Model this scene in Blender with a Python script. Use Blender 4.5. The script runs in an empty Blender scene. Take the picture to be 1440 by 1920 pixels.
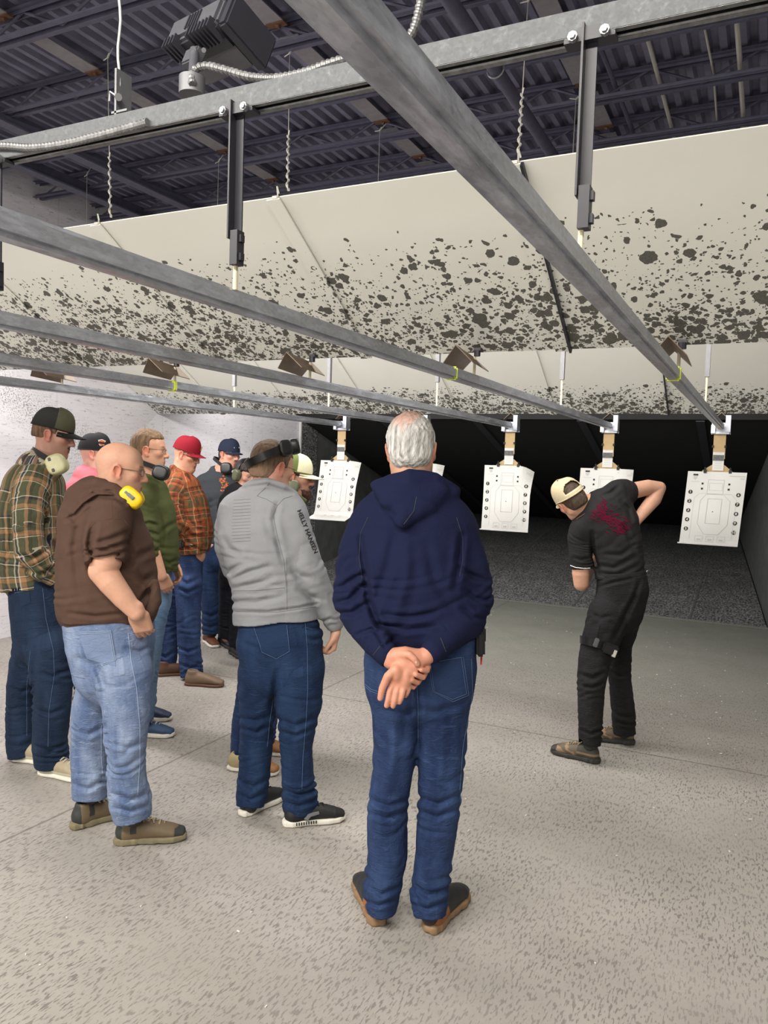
import bpy, bmesh, math, random
import numpy as np
from mathutils import Vector, Matrix
from mathutils.bvhtree import BVHTree
import openvdb as vdb

S = bpy.context.scene
COL = S.collection
# ---------------------------------------------------------------- camera
FPX = 1461.0
HCAM = 1.61
_Y = np.array([720., 63., -FPX]); _Y /= np.linalg.norm(_Y)
_X = np.array([2980., -183., FPX]); _X -= _Y * _X.dot(_Y); _X /= np.linalg.norm(_X)
RC = np.array([_X, _Y, np.cross(_X, _Y)])          # world = RC @ camera axes
cd_ = bpy.data.cameras.new('camera'); cam = bpy.data.objects.new('camera', cd_); COL.objects.link(cam)
cd_.sensor_fit = 'VERTICAL'; cd_.sensor_height = 36.0; cd_.lens = 36.0 * FPX / 1920.0
cd_.clip_start = 0.02
cam.matrix_world = Matrix.Translation((0, 0, HCAM)) @ Matrix(RC.tolist()).to_4x4()
S.camera = cam
S.view_settings.view_transform = 'Standard'; S.view_settings.look = 'None'
S.view_settings.gamma = 1; S.view_settings.use_curve_mapping = False
S.view_settings.exposure = 0.24
W = bpy.data.worlds.new('world'); S.world = W; W.use_nodes = True
W.node_tree.nodes['Background'].inputs[0].default_value = (0.62, 0.60, 0.75, 1)
W.node_tree.nodes['Background'].inputs[1].default_value = 0.05
LIGHTS = [  # name, location, size x, size y, watts, colour, aim point
    ('range_light_front', (-1.8, -0.7, 3.6), 5.4, 0.30, 300, (1.0, .955, .87), (-1.8, .6, .0)),
    ('fill_light_behind', (-2.4, -2.6, 1.5), 5.0, 1.2, 80, (1.0, .96, .90), (-2.2, 2.6, 2.3)),  # added fill behind the camera, set low to brighten the front baffle
    ('range_light_middle', (-2.9, 3.72, 2.80), 5.6, 0.35, 120, (1.0, .965, .90), (-2.9, 5.3, 0)),
    ('fill_light_trap', (-2.9, 7.3, 2.75), 5.4, 0.35, 75, (1.0, .97, .92), (-2.9, 8.9, 0)),  # added fill behind the rear baffle, brightens the ramp
]
for n, loc, sx, sy, w, c, aim in LIGHTS:
    l = bpy.data.lights.new(n, 'AREA'); l.shape = 'RECTANGLE'; l.size = sx; l.size_y = sy; l.energy = w; l.color = c
    o = bpy.data.objects.new(n, l); COL.objects.link(o); o.location = loc
    d = (Vector(aim) - Vector(loc)).normalized()
    xa = Vector((1, 0, 0)); za = -d; ya = za.cross(xa).normalized(); xa = ya.cross(za)
    o.rotation_euler = Matrix((xa, ya, za)).transposed().to_euler()
for n_, loc_, w_, c_ in (('wall_lamp', (-4.3, 3.6, 2.75), 24, (.93, .86, 1.0)), ('wall_fill_far', (-4.3, 7.2, 2.75), 20, (.96, 1.0, .92))):  # the far one is an added fill that brightens the wall downrange
    sl = bpy.data.lights.new(n_, 'AREA'); sl.shape = 'RECTANGLE'; sl.size = 1.4; sl.size_y = .3; sl.energy = w_; sl.color = c_
    so = bpy.data.objects.new(n_, sl); COL.objects.link(so); so.location = loc_
    so.rotation_euler = (math.radians(16), math.radians(-48), 0)

# ---------------------------------------------------------------- surveying helpers
def ray(px, py):
    return RC @ (np.array([px - 720., 960. - py, -FPX]) / FPX)
def P(px, py, D):                       # point seen at pixel at depth D
    return ray(px, py) * D + np.array([0, 0, HCAM])
def onfloor(px, py, z=0.0):
    r = ray(px, py); return r * ((z - HCAM) / r[2]) + np.array([0, 0, HCAM])
def onY(px, py, y):
    r = ray(px, py); return r * (y / r[1]) + np.array([0, 0, HCAM])
def cdir(x, y, z):                      # x right, y up, z towards the viewer
    v = RC @ np.array([x, y, z], float); return v / np.linalg.norm(v)
A = lambda *v: np.array(v, float)
def nrm(v):
    v = np.asarray(v, float); return v / (np.linalg.norm(v) + 1e-12)

# ---------------------------------------------------------------- materials
MATS = {}
class NT:
    def __init__(s, name, rough=.6, metal=0., spec=.5):
        s.m = bpy.data.materials.new(name); s.m.use_nodes = True; s.t = s.m.node_tree
        s.b = s.t.nodes['Principled BSDF']; s.b.inputs['Roughness'].default_value = rough
        s.b.inputs['Metallic'].default_value = metal; s.b.inputs['Specular IOR Level'].default_value = spec
        MATS[name] = s.m
    def n(s, typ, **kw):
        nd = s.t.nodes.new(typ)
        for k, v in kw.items():
            if k in nd.inputs: s.put(nd.inputs[k], v)
            else: setattr(nd, k, v)
        return nd
    def put(s, sock, v):
        if isinstance(v, bpy.types.NodeSocket): s.t.links.new(v, sock)
        else: sock.default_value = v
    def math(s, op, a, b=0., c=0., clamp=False):
        nd = s.t.nodes.new('ShaderNodeMath'); nd.operation = op; nd.use_clamp = clamp
        s.put(nd.inputs[0], a); s.put(nd.inputs[1], b); s.put(nd.inputs[2], c); return nd.outputs[0]
    def mix(s, f, a, b, typ='MIX'):
        nd = s.t.nodes.new('ShaderNodeMix'); nd.data_type = 'RGBA'; nd.blend_type = typ
        s.put(nd.inputs[0], f)
        for i, v in ((6, a), (7, b)):
            if isinstance(v, tuple) and len(v) == 3: v = v + (1,)
            s.put(nd.inputs[i], v)
        return nd.outputs[2]
    def ramp(s, f, stops):
        nd = s.t.nodes.new('ShaderNodeMapRange'); nd.clamp = True
        s.put(nd.inputs[0], f)
        for i, v in enumerate(stops): nd.inputs[1 + i].default_value = v
        return nd.outputs[0]
    def vec(s, src='Object', scale=(1, 1, 1), rot=(0, 0, 0), loc=(0, 0, 0)):
        if src.startswith('@'):
            a = s.t.nodes.new('ShaderNodeAttribute'); a.attribute_name = src[1:]; o = a.outputs['Vector']
        elif src == 'World':
            o = s.t.nodes.new('ShaderNodeNewGeometry').outputs['Position']
        else:
            o = s.t.nodes.new('ShaderNodeTexCoord').outputs[src]
        mp = s.t.nodes.new('ShaderNodeMapping'); s.t.links.new(o, mp.inputs[0])
        mp.inputs['Scale'].default_value = scale; mp.inputs['Rotation'].default_value = rot; mp.inputs['Location'].default_value = loc
        return mp.outputs[0]
    def noise(s, v, scale, detail=3, rough=.5, dist=0.):
        return s.n('ShaderNodeTexNoise', Vector=v, Scale=scale, Detail=detail, Roughness=rough, Distortion=dist).outputs[0]
    def col(s, v):
        if isinstance(v, tuple) and len(v) == 3: v = v + (1,)
        s.put(s.b.inputs['Base Color'], v); return s
    def bump(s, h, strength=.3, dist=.01):
        bn = s.n('ShaderNodeBump', Strength=strength, Distance=dist, Height=h)
        s.t.links.new(bn.outputs[0], s.b.inputs['Normal']); return s

def simple(name, c, rough=.6, metal=0., var=.12, nscale=30, bump=0., spec=.5, src='Object'):
    k = NT(name, rough, metal, spec); v = k.vec(src)
    n = k.noise(v, nscale, 4)
    d = tuple(x * (1 - var) for x in c); e = tuple(min(1, x * (1 + var)) for x in c)
    k.col(k.mix(n, d, e))
    if bump: k.bump(n, bump, .004)
    return k.m

# ---------------------------------------------------------------- objects
def link(name, me, mat=None, parent=None, smooth=True):
    o = bpy.data.objects.new(name, me); COL.objects.link(o)
    if mat is not None:
        for m in (mat if isinstance(mat, (list, tuple)) else [mat]): me.materials.append(MATS[m] if isinstance(m, str) else m)
    if parent is not None:
        o.parent = parent; o.matrix_parent_inverse = Matrix.Identity(4)
        if parent.parent is not None: o.location = (0, 0, 0)
        off = world_loc(parent); o.location = -Vector(off)
    if smooth and len(me.polygons):
        me.polygons.foreach_set('use_smooth', np.ones(len(me.polygons), bool))
    return o
def world_loc(o):
    l = Vector((0, 0, 0))
    while o is not None: l += o.location; o = o.parent
    return l
def empty(name, loc, label, cat, group=None):
    o = bpy.data.objects.new(name, None); COL.objects.link(o); o.location = Vector([float(c) for c in loc]); o.empty_display_size = .1
    return tag(o, label, cat, group)
def tag(o, label, cat, group=None, kind=None):
    if label: o['label'] = label
    if cat: o['category'] = cat
    if group: o['group'] = group
    if kind: o['kind'] = kind
    return o
def struct(o): o['kind'] = 'structure'; return o

class MB:
    """collects shapes in world coordinates, builds ONE mesh object"""
    def __init__(s): s.v = []; s.f = []; s.mi = []
    def add(s, v, f, mi=0):
        b = len(s.v); s.v += [tuple(map(float, q)) for q in v]; s.f += [tuple(i + b for i in q) for q in f]; s.mi += [mi] * len(f); return s
    def box(s, c, size, R=None, mi=0, bev=0.):
        hx, hy, hz = [q / 2 for q in size]
        if bev <= 0:
            v = [A(x, y, z) for x in (-hx, hx) for y in (-hy, hy) for z in (-hz, hz)]
            f = [(0, 1, 3, 2), (4, 6, 7, 5), (0, 4, 5, 1), (2, 3, 7, 6), (0, 2, 6, 4), (1, 5, 7, 3)]
        else:
            bm = bmesh.new(); bmesh.ops.create_cube(bm, size=1.0, matrix=Matrix.Diagonal((2 * hx, 2 * hy, 2 * hz, 1)))
            bmesh.ops.bevel(bm, geom=bm.edges[:], offset=bev, segments=2, affect='EDGES')
            v = [A(*q.co) for q in bm.verts]; bm.verts.index_update(); f = [tuple(w.index for w in q.verts) for q in bm.faces]; bm.free()
        if R is not None: v = [R @ q for q in v]
        s.add([q + np.asarray(c) for q in v], f, mi); return s
    def beam(s, a, b, w, h, up=(0, 0, 1), mi=0, bev=0.):
        a = np.asarray(a, float); b = np.asarray(b, float); y = nrm(b - a); x = np.cross(y, nrm(up)); x = nrm(x); z = np.cross(x, y)
        return s.box((a + b) / 2, (w, np.linalg.norm(b - a), h), np.array([x, y, z]).T, mi, bev)
    def tube(s, pts, r, n=8, mi=0, caps=True, closed=False):
        pts = [np.asarray(p, float) for p in pts]; m = len(pts)
        rs = r if hasattr(r, '__len__') else [r] * m
        t = [nrm(pts[(i + 1) % m if closed else min(i + 1, m - 1)] - pts[(i - 1) % m if closed else max(i - 1, 0)]) for i in range(m)]
        u = np.cross(t[0], A(0, 0, 1)); u = nrm(u) if np.linalg.norm(u) > .05 else nrm(np.cross(t[0], A(1, 0, 0)))
        v = []
        for i in range(m):
            u = nrm(u - t[i] * u.dot(t[i])); w = np.cross(t[i], u)
            for k in range(n):
                a = 2 * math.pi * k / n; v.append(pts[i] + rs[i] * (math.cos(a) * u + math.sin(a) * w))
        f = []
        for i in range(m if closed else m - 1):
            j = (i + 1) % m
            for k in range(n): f.append((i * n + k, i * n + (k + 1) % n, j * n + (k + 1) % n, j * n + k))
        if caps and not closed: f.append(tuple(range(n - 1, -1, -1))); f.append(tuple((m - 1) * n + k for k in range(n)))
        s.add(v, f, mi); return s
    def prism(s, poly, a, b, mi=0):
        """poly: list of 3D points; extruded from offset a to offset b (vectors)"""
        n = len(poly); p0 = [np.asarray(p, float) + a for p in poly]; p1 = [np.asarray(p, float) + b for p in poly]
        f = [tuple(range(n - 1, -1, -1)), tuple(range(n, 2 * n))] + [(i, (i + 1) % n, n + (i + 1) % n, n + i) for i in range(n)]
        s.add(p0 + p1, f, mi); return s
    def grid(s, G, mi=0, thick=0., nd=None):
        """G: rows x cols x 3; optional thickness"""
        G = np.asarray(G, float); r, c = G.shape[:2]
        f = [(i * c + j, i * c + j + 1, (i + 1) * c + j + 1, (i + 1) * c + j) for i in range(r - 1) for j in range(c - 1)]
        if thick <= 0: s.add(G.reshape(-1, 3), f, mi); return s
        du = np.gradient(G, axis=0); dv = np.gradient(G, axis=1); N = np.cross(du, dv); N /= np.linalg.norm(N, axis=2, keepdims=True) + 1e-9
        G2 = G - N * thick; k = r * c; f2 = [tuple(reversed([q + k for q in t])) for t in f]; e = []
        ring = [(0, j) for j in range(c)] + [(i, c - 1) for i in range(1, r)] + [(r - 1, j) for j in range(c - 2, -1, -1)] + [(i, 0) for i in range(r - 2, 0, -1)]
        idx = [i * c + j for i, j in ring]
        for q in range(len(idx)):
            a, b = idx[q], idx[(q + 1) % len(idx)]; e.append((b, a, a + k, b + k))
        s.add(np.concatenate([G.reshape(-1, 3), G2.reshape(-1, 3)]), f + f2 + e, mi); return s
    def build(s, name, mat, parent=None, smooth=False, fix=True):
        me = bpy.data.meshes.new(name); me.from_pydata(s.v, [], s.f); me.update()
        if fix:
            bm = bmesh.new(); bm.from_mesh(me); bmesh.ops.recalc_face_normals(bm, faces=bm.faces); bm.to_mesh(me); bm.free()
        if any(s.mi): me.polygons.foreach_set('material_index', s.mi)
        o = link(name, me, mat, parent, smooth)
        if smooth: me.set_sharp_from_angle(angle=math.radians(38))
        return o

def text_shape(txt, size, bold=0.):
    cu = bpy.data.curves.new('t', 'FONT'); cu.body = txt; cu.size = size; cu.align_x = 'CENTER'; cu.align_y = 'CENTER'; cu.resolution_u = 2; cu.offset = bold
    o = bpy.data.objects.new('t', cu); COL.objects.link(o)
    me = bpy.data.meshes.new_from_object(o.evaluated_get(bpy.context.evaluated_depsgraph_get()))
    v = [A(*q.co) for q in me.vertices]; f = [tuple(p.vertices) for p in me.polygons]
    bpy.data.objects.remove(o); bpy.data.meshes.remove(me); return v, f

# ---------------------------------------------------------------- implicit shapes
rng = np.random.RandomState(7)
_ND = rng.normal(size=(14, 3)); _ND /= np.linalg.norm(_ND, axis=1, keepdims=True); _NP = rng.uniform(0, 6.28, 14); _NF = np.array([1, 1.2, 1.5, 1.8, 2.2, 2.6, 3.1, 3.7, 4.4, 5.2, 6.1, 7.2, 8.3, 9.5])
def fbm(p, scale, seed=0., ncomp=8):
    p = p * scale + seed; q = p + .7 * np.stack([np.sin(p[..., 1] * 1.3 + seed), np.sin(p[..., 2] * 1.1 + 1.7 * seed), np.sin(p[..., 0] * 1.2)], -1)
    o = 0
    for i in range(ncomp): o = o + np.sin(q @ _ND[i] * _NF[i] + _NP[i]) / _NF[i] ** .8
    return o / 2.6

class Field:
    def __init__(s, lo, hi, h):
        s.lo = np.asarray(lo, float); s.h = h; n = np.ceil((np.asarray(hi) - s.lo) / h).astype(int) + 1
        s.n = n; s.a = np.full(n, .5, np.float32); s.tubes = []
    def block(s, lo, hi):
        i0 = np.maximum(np.floor((np.asarray(lo) - s.lo) / s.h).astype(int), 0); i1 = np.minimum(np.ceil((np.asarray(hi) - s.lo) / s.h).astype(int) + 1, s.n)
        if (i1 <= i0).any(): return None
        ax = [(s.lo[k] + s.h * np.arange(i0[k], i1[k])).astype(np.float32) for k in range(3)]
        return tuple(slice(i0[k], i1[k]) for k in range(3)), (ax[0][:, None, None], ax[1][None, :, None], ax[2][None, None, :])
    def comb(s, sl, d, k, op):
        a = s.a[sl]
        if op == '-': a = -a
        if op == '&': a = -a; d = -d
        if k > 0:
            h = np.maximum(k - np.abs(a - d), 0) / k; r = np.minimum(a, d) - h * h * k * .25
        else: r = np.minimum(a, d)
        if op in '-&': r = -r
        s.a[sl] = r
    def ell(s, c, r, R=None, k=.01, op='+', m=.03):
        """ellipsoid, centre c, radii r, R columns = its axes"""
        c = np.asarray(c, float); r = np.asarray(r, float) * np.ones(3); R = np.eye(3) if R is None else R
        e = np.sqrt(((R * r[None, :]) ** 2).sum(1)) + k + m
        b = s.block(c - e, c + e)
        if b is None: return
        sl, (X, Y, Z) = b; X = X - c[0]; Y = Y - c[1]; Z = Z - c[2]
        q = [R[0, i] * X + R[1, i] * Y + R[2, i] * Z for i in range(3)]
        L = np.sqrt(q[0] ** 2 + q[1] ** 2 + q[2] ** 2) + 1e-6; K = np.sqrt((q[0] / r[0]) ** 2 + (q[1] / r[1]) ** 2 + (q[2] / r[2]) ** 2) + 1e-6
        s.comb(sl, (L * (1 - 1 / K)).astype(np.float32), k, op)
    def boxp(s, c, hs, R=None, rnd=.01, k=.01, op='+', m=.03):
        c = np.asarray(c, float); hs = np.asarray(hs, float); R = np.eye(3) if R is None else R
        e = (np.abs(R) * hs[None, :]).sum(1) + k + m
        b = s.block(c - e, c + e)
        if b is None: return
        sl, (X, Y, Z) = b; X = X - c[0]; Y = Y - c[1]; Z = Z - c[2]
        q = [np.abs(R[0, i] * X + R[1, i] * Y + R[2, i] * Z) - (hs[i] - rnd) for i in range(3)]
        d = np.sqrt(sum(np.maximum(t, 0) ** 2 for t in q)) + np.minimum(np.maximum(q[0], np.maximum(q[1], q[2])), 0) - rnd
        s.comb(sl, d.astype(np.float32), k, op)
    def tube(s, pts, rad, u=(1, 0, 0), k=.02, op='+', flat=(0, 0), wr=(), n=2., m=.03, keep=True, seed=0.):
        """chain of points with (ru, rw) radii; u = direction of ru; wr = folds (s0, s1, amp, count, skew)"""
        pts = [np.asarray(p, float) for p in pts]; rad = [(q, q) if not hasattr(q, '__len__') else q for q in rad]
        T = dict(pts=pts, rad=rad, u=u, flat=flat, wr=wr, n=n, seed=seed)
        mr = max(max(q) for q in rad) + k + m + sum(abs(w[2]) for w in wr)
        lo = np.min(pts, 0) - mr; hi = np.max(pts, 0) + mr
        b = s.block(lo, hi)
        if keep and op == '+': s.tubes.append(T)
        if b is None: return
        sl, g = b
        s.comb(sl, tube_eval(T, g)[0].astype(np.float32), k, op)
    def plane(s, c, nrm_, lo, hi, k=.004):
        """cut away everything on the +normal side inside the box lo..hi"""
        b = s.block(lo, hi)
        if b is None: return
        sl, (X, Y, Z) = b; d = -((X - c[0]) * nrm_[0] + (Y - c[1]) * nrm_[1] + (Z - c[2]) * nrm_[2])
        s.comb(sl, np.broadcast_to(d, s.a[sl].shape).astype(np.float32), k, '-')
    def rough(s, amp, scale, seed=0., aniso=(1, 1, 1)):
        idx = np.argwhere(np.abs(s.a) < s.h * 3 + amp)
        if not len(idx): return
        p = (idx * s.h + s.lo) * np.asarray(aniso)
        s.a[tuple(idx.T)] -= (amp * fbm(p, scale, seed)).astype(np.float32)
    def mesh(s, adapt=0.):
        g = vdb.FloatGrid(.5); g.copyFromArray(s.a); g.transform = vdb.createLinearTransform(voxelSize=1.0)
        if adapt > 0:
            p, t, q = g.convertToPolygons(isovalue=0.0, adaptivity=adapt); fs = [tuple(x) for x in t.tolist()] + [tuple(x) for x in q.tolist()]
        else:
            p, q = g.convertToQuads(isovalue=0.0); fs = q
        v = p * s.h + s.lo
        return v, fs

def tube_eval(T, g, coords=False):
    X, Y, Z = g; best = None; S0 = 0.; sb = tb = None
    pts, rad = T['pts'], T['rad']; N = len(pts) - 1
    for i in range(N):
        a, b = pts[i], pts[i + 1]; L = np.linalg.norm(b - a); ax = (b - a) / max(L, 1e-9)
        uu = np.asarray(T['u'][i] if hasattr(T['u'][0], '__len__') else T['u'], float); uu = uu - ax * ax.dot(uu)
        if np.linalg.norm(uu) < .15: uu = np.cross(ax, A(.31, .85, .42))
        uu = nrm(uu); ww = np.cross(ax, uu)
        x, y, z = X - a[0], Y - a[1], Z - a[2]
        pa = x * ax[0] + y * ax[1] + z * ax[2]; t = np.clip(pa / L, 0, 1); out = pa - t * L
        pu = x * uu[0] + y * uu[1] + z * uu[2]; pw = x * ww[0] + y * ww[1] + z * ww[2]
        (u0, w0), (u1, w1) = rad[i], rad[i + 1]; ru = u0 + (u1 - u0) * t; rw = w0 + (w1 - w0) * t; rc = np.minimum(ru, rw)
        fl = (i == 0 and T['flat'][0]) or (i == N - 1 and T['flat'][1])
        f0 = i == 0 and T['flat'][0]; f1 = i == N - 1 and T['flat'][1]
        o2 = out
        if f0: o2 = np.where(out < 0, 0, o2)
        if f1: o2 = np.where(out > 0, 0, o2)
        Lq = np.sqrt(pu ** 2 + pw ** 2 + o2 ** 2) + 1e-6
        if T['n'] == 2.: K = np.sqrt((pu / ru) ** 2 + (pw / rw) ** 2 + (o2 / rc) ** 2) + 1e-6
        else:
            n = T['n']; K = (((np.abs(pu / ru) ** n + np.abs(pw / rw) ** n) ** (2 / n)) + (o2 / rc) ** 2) ** .5 + 1e-6
        d = Lq * (1 - 1 / K)
        if f0: d = np.maximum(d, -pa)
        if f1: d = np.maximum(d, pa - L)
        if T['wr'] or coords:
            th = np.arctan2(pw, pu); sS = S0 + t * L
            for (s0, s1, amp, cnt, skew) in T['wr']:
                win = np.clip((sS - s0) / (.25 * (s1 - s0)), 0, 1) * np.clip((s1 - sS) / (.25 * (s1 - s0)), 0, 1)
                ph = 3.1416 * cnt * (sS - s0) / (s1 - s0) + skew * 1.5 * np.sin(th + 1.3 + T['seed']) + 1.1 * np.sin(2 * th + 2.1 * T['seed'] + cnt + sS * 13) + .9 * np.sin(sS * 31 + T['seed'] * 3)
                am = .12 + .88 * np.clip(.25 + .75 * np.sin(th * 1.0 + 2.4 * T['seed'] + 2.2 * np.sin(sS * 17 + T['seed'])), 0, 1)
                d = d - amp * win * am * (np.abs(np.sin(ph)) - .6)
        if best is None: best = d; tb, sb = (th, sS) if coords else (None, None)
        else:
            if coords: msk = d < best; tb = np.where(msk, th, tb); sb = np.where(msk, sS, sb)
            best = np.minimum(best, d)
        S0 += L
    return best, tb, sb

def mesh_obj(name, v, fs, mat, parent=None, tubes=None, cols=None):
    me = bpy.data.meshes.new(name)
    if isinstance(fs, np.ndarray):
        nf = len(fs); me.vertices.add(len(v)); me.vertices.foreach_set('co', np.asarray(v, np.float32).ravel())
        me.loops.add(nf * 4); me.loops.foreach_set('vertex_index', fs.astype(np.int32).ravel())
        me.polygons.add(nf); me.polygons.foreach_set('loop_start', np.arange(nf, dtype=np.int32) * 4)
        me.update(calc_edges=True)
    else: me.from_pydata(v.tolist(), [], fs); me.update()
    if tubes:
        g = (v[:, 0], v[:, 1], v[:, 2]); best = np.full(len(v), 9.); u = np.zeros(len(v)); s_ = np.zeros(len(v)); idn = np.zeros(len(v))
        for i, T in enumerate(tubes):
            d, th, sS = tube_eval(T, g, True); r = np.mean([q[0] + q[1] for q in T['rad']]) / 2
            m = d < best; best = np.where(m, d, best); u = np.where(m, th * r, u); s_ = np.where(m, sS, s_); idn = np.where(m, i, idn)
        at = me.attributes.new('fab', 'FLOAT_VECTOR', 'POINT'); at.data.foreach_set('vector', np.stack([u, s_, idn], 1).astype(np.float32).ravel())
    if cols is not None:
        at = me.attributes.new('Col', 'FLOAT_COLOR', 'POINT'); c4 = np.ones((len(v), 4), np.float32); c4[:, :3] = cols; at.data.foreach_set('color', c4.ravel())
    return link(name, me, mat, parent)
def bvh_of(v, fs):
    return BVHTree.FromPolygons(v.tolist(), fs.tolist() if isinstance(fs, np.ndarray) else fs)
def hit(bvh, px, py, off=.0015):
    r = Vector(ray(px, py)).normalized(); loc, n, i, d = bvh.ray_cast(Vector((0, 0, HCAM)), r)
    if loc is None: return None
    if n.dot(r) > 0: n = -n
    return A(*loc) + A(*n) * off
def seam(mb, bvh, pix, r=.0012, step=6, off=.0006, mi=0):
    """a stitched line along the surface through the surveyed points"""
    out = []
    for (x0, y0), (x1, y1) in zip(pix[:-1], pix[1:]):
        n = max(1, int(math.hypot(x1 - x0, y1 - y0) / step))
        for i in range(n): out.append((x0 + (x1 - x0) * i / n, y0 + (y1 - y0) * i / n))
    out.append(pix[-1]); pts = [hit(bvh, *q, off) for q in out]; pts = [q for q in pts if q is not None]
    run = []
    for q in pts:
        if run and np.linalg.norm(q - run[-1]) > .07:
            if len(run) > 1: mb.tube(run, r, 5, mi)
            run = []
        run.append(q)
    if len(run) > 1: mb.tube(run, r, 5, mi)
def patch(mb, bvh, quad, nu=10, nv=10, off=.002, mi=0, shape=None):
    """a cloth patch laid on the surface: quad of four surveyed corners (tl, tr, br, bl)"""
    tl, tr, br, bl = [np.array(q, float) for q in quad]; G = np.zeros((nv + 1, nu + 1, 3)); last = None
    for j in range(nv + 1):
        for i in range(nu + 1):
            u, v = i / nu, j / nv
            q = (tl * (1 - u) + tr * u) * (1 - v) + (bl * (1 - u) + br * u) * v
            if shape: q = q + np.array(shape(u, v))
            h = hit(bvh, q[0], q[1], off)
            if h is None: h = last if last is not None else P(q[0], q[1], 3)
            G[j, i] = h; last = h
    mb.grid(G, mi, .0015); return G
# ================================================================ materials of the place
def m_floor():
    k = NT('concrete_floor', .62, 0, .35); v = k.vec('Object')
    big = k.noise(v, .9, 4, .6); mid = k.noise(v, 5, 4, .6); fine = k.noise(v, 70, 3, .6)
    base = k.mix(k.ramp(big, (.35, .65, 0, 1)), (.31, .285, .25), (.43, .40, .355))
    base = k.mix(k.math('MULTIPLY', mid, .35), base, (.29, .27, .275))
    base = k.mix(k.ramp(k.noise(k.vec('Object', loc=(3, 7, 0)), .7, 3, .5), (.55, .72, 0, .35)), base, (.42, .37, .36))
    base = k.mix(k.ramp(fine, (.3, .7, 0, .28)), base, (.30, .285, .26))
    fl = k.noise(k.vec('Object', (120, 30, 1)), 1.0, 2.5, .55, .3)          # broom-like dashes running downrange
    gate = k.ramp(k.noise(v, 2.2, 2), (.3, .6, .45, 1))
    fm = k.math('MULTIPLY', k.ramp(fl, (.535, .60, 0, 1)), gate)
    col = k.mix(k.math('MULTIPLY', fm, .72), base, (.13, .12, .115))
    lt = k.ramp(k.noise(v, 150, 2), (.76, .80, 0, .7)); col = k.mix(lt, col, (.75, .73, .68))
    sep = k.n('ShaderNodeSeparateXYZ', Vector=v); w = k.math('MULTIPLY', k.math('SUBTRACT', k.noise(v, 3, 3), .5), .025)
    far = k.ramp(k.math('ADD', sep.outputs[1], k.math('MULTIPLY', k.math('SUBTRACT', big, .5), 2.5)), (4.6, 7.6, 0, .80))   # lead residue plus light falloff, painted darker towards the trap
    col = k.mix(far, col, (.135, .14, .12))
    j = None
    for ax, at in ((1, 4.65), (0, -2.77), (1, .35), (0, .9)):
        a = k.math('ABSOLUTE', k.math('ADD', k.math('SUBTRACT', sep.outputs[ax], at), w))
        q = k.ramp(a, (.003, .010, 1, 0)); j = q if j is None else k.math('MAXIMUM', j, q)
    col = k.mix(k.math('MULTIPLY', j, .6), col, (.10, .09, .085))
    k.col(col); k.bump(k.math('ADD', k.math('MULTIPLY', fm, -.5), k.math('SUBTRACT', k.math('MULTIPLY', fine, .5), j)), .35, .004)
    k.put(k.b.inputs['Roughness'], k.ramp(mid, (.3, .7, .5, .72)))
m_floor()
def m_wall():
    k = NT('painted_block_wall', .75, 0, .3); v = k.vec('Object')
    gr = k.noise(k.vec('Object', (1, 2.2, 26)), 1.0, 5, .6, .6); gr2 = k.noise(k.vec('Object', (1, 9, 60)), 1.0, 3, .6, .4)
    col = k.mix(gr, (.63, .61, .655), (.78, .76, .80)); col = k.mix(k.ramp(gr2, (.58, .69, 0, .65)), col, (.36, .345, .35))
    col = k.mix(k.ramp(k.noise(k.vec('Object', (1, 30, 90)), 1., 2), (.675, .72, 0, .85)), col, (.16, .155, .16))
    sep = k.n('ShaderNodeSeparateXYZ', Vector=v)
    # shot spatter spray: a dotted slanting band low on the wall
    b = k.math('ADD', k.math('MULTIPLY', sep.outputs[1], .50), k.math('SUBTRACT', sep.outputs[2], 4.02))     # 0 along the band
    band = k.ramp(k.math('ABSOLUTE', k.math('SUBTRACT', b, .42)), (.04, .30, 1, 0))
    d = k.n('ShaderNodeTexVoronoi', Vector=v, Scale=52.); dot = k.ramp(d.outputs['Distance'], (.20, .32, 1, 0))
    d2 = k.n('ShaderNodeTexNoise', Vector=v, Scale=75., Detail=3.); dn = k.ramp(d2.outputs[0], (.55, .6, 0, 1))
    msk = k.math('MULTIPLY', k.math('MULTIPLY', band, k.ramp(sep.outputs[1], (5.6, 6.6, 1, .12))), k.math('MAXIMUM', k.math('MULTIPLY', dot, .8), dn))
    col = k.mix(k.math('MULTIPLY', msk, .8), col, (.14, .13, .125))
    for yy in (5.15, 6.55, 8.2):
        a = k.ramp(k.math('ABSOLUTE', k.math('SUBTRACT', sep.outputs[1], yy)), (.003, .010, .22, 0)); col = k.mix(a, col, (.35, .34, .35))
    a = k.ramp(k.math('ABSOLUTE', k.math('SUBTRACT', sep.outputs[2], 2.62)), (.004, .02, .45, 0)); col = k.mix(a, col, (.3, .3, .3))
    k.col(col); k.bump(gr, .25, .01)
m_wall()
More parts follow.
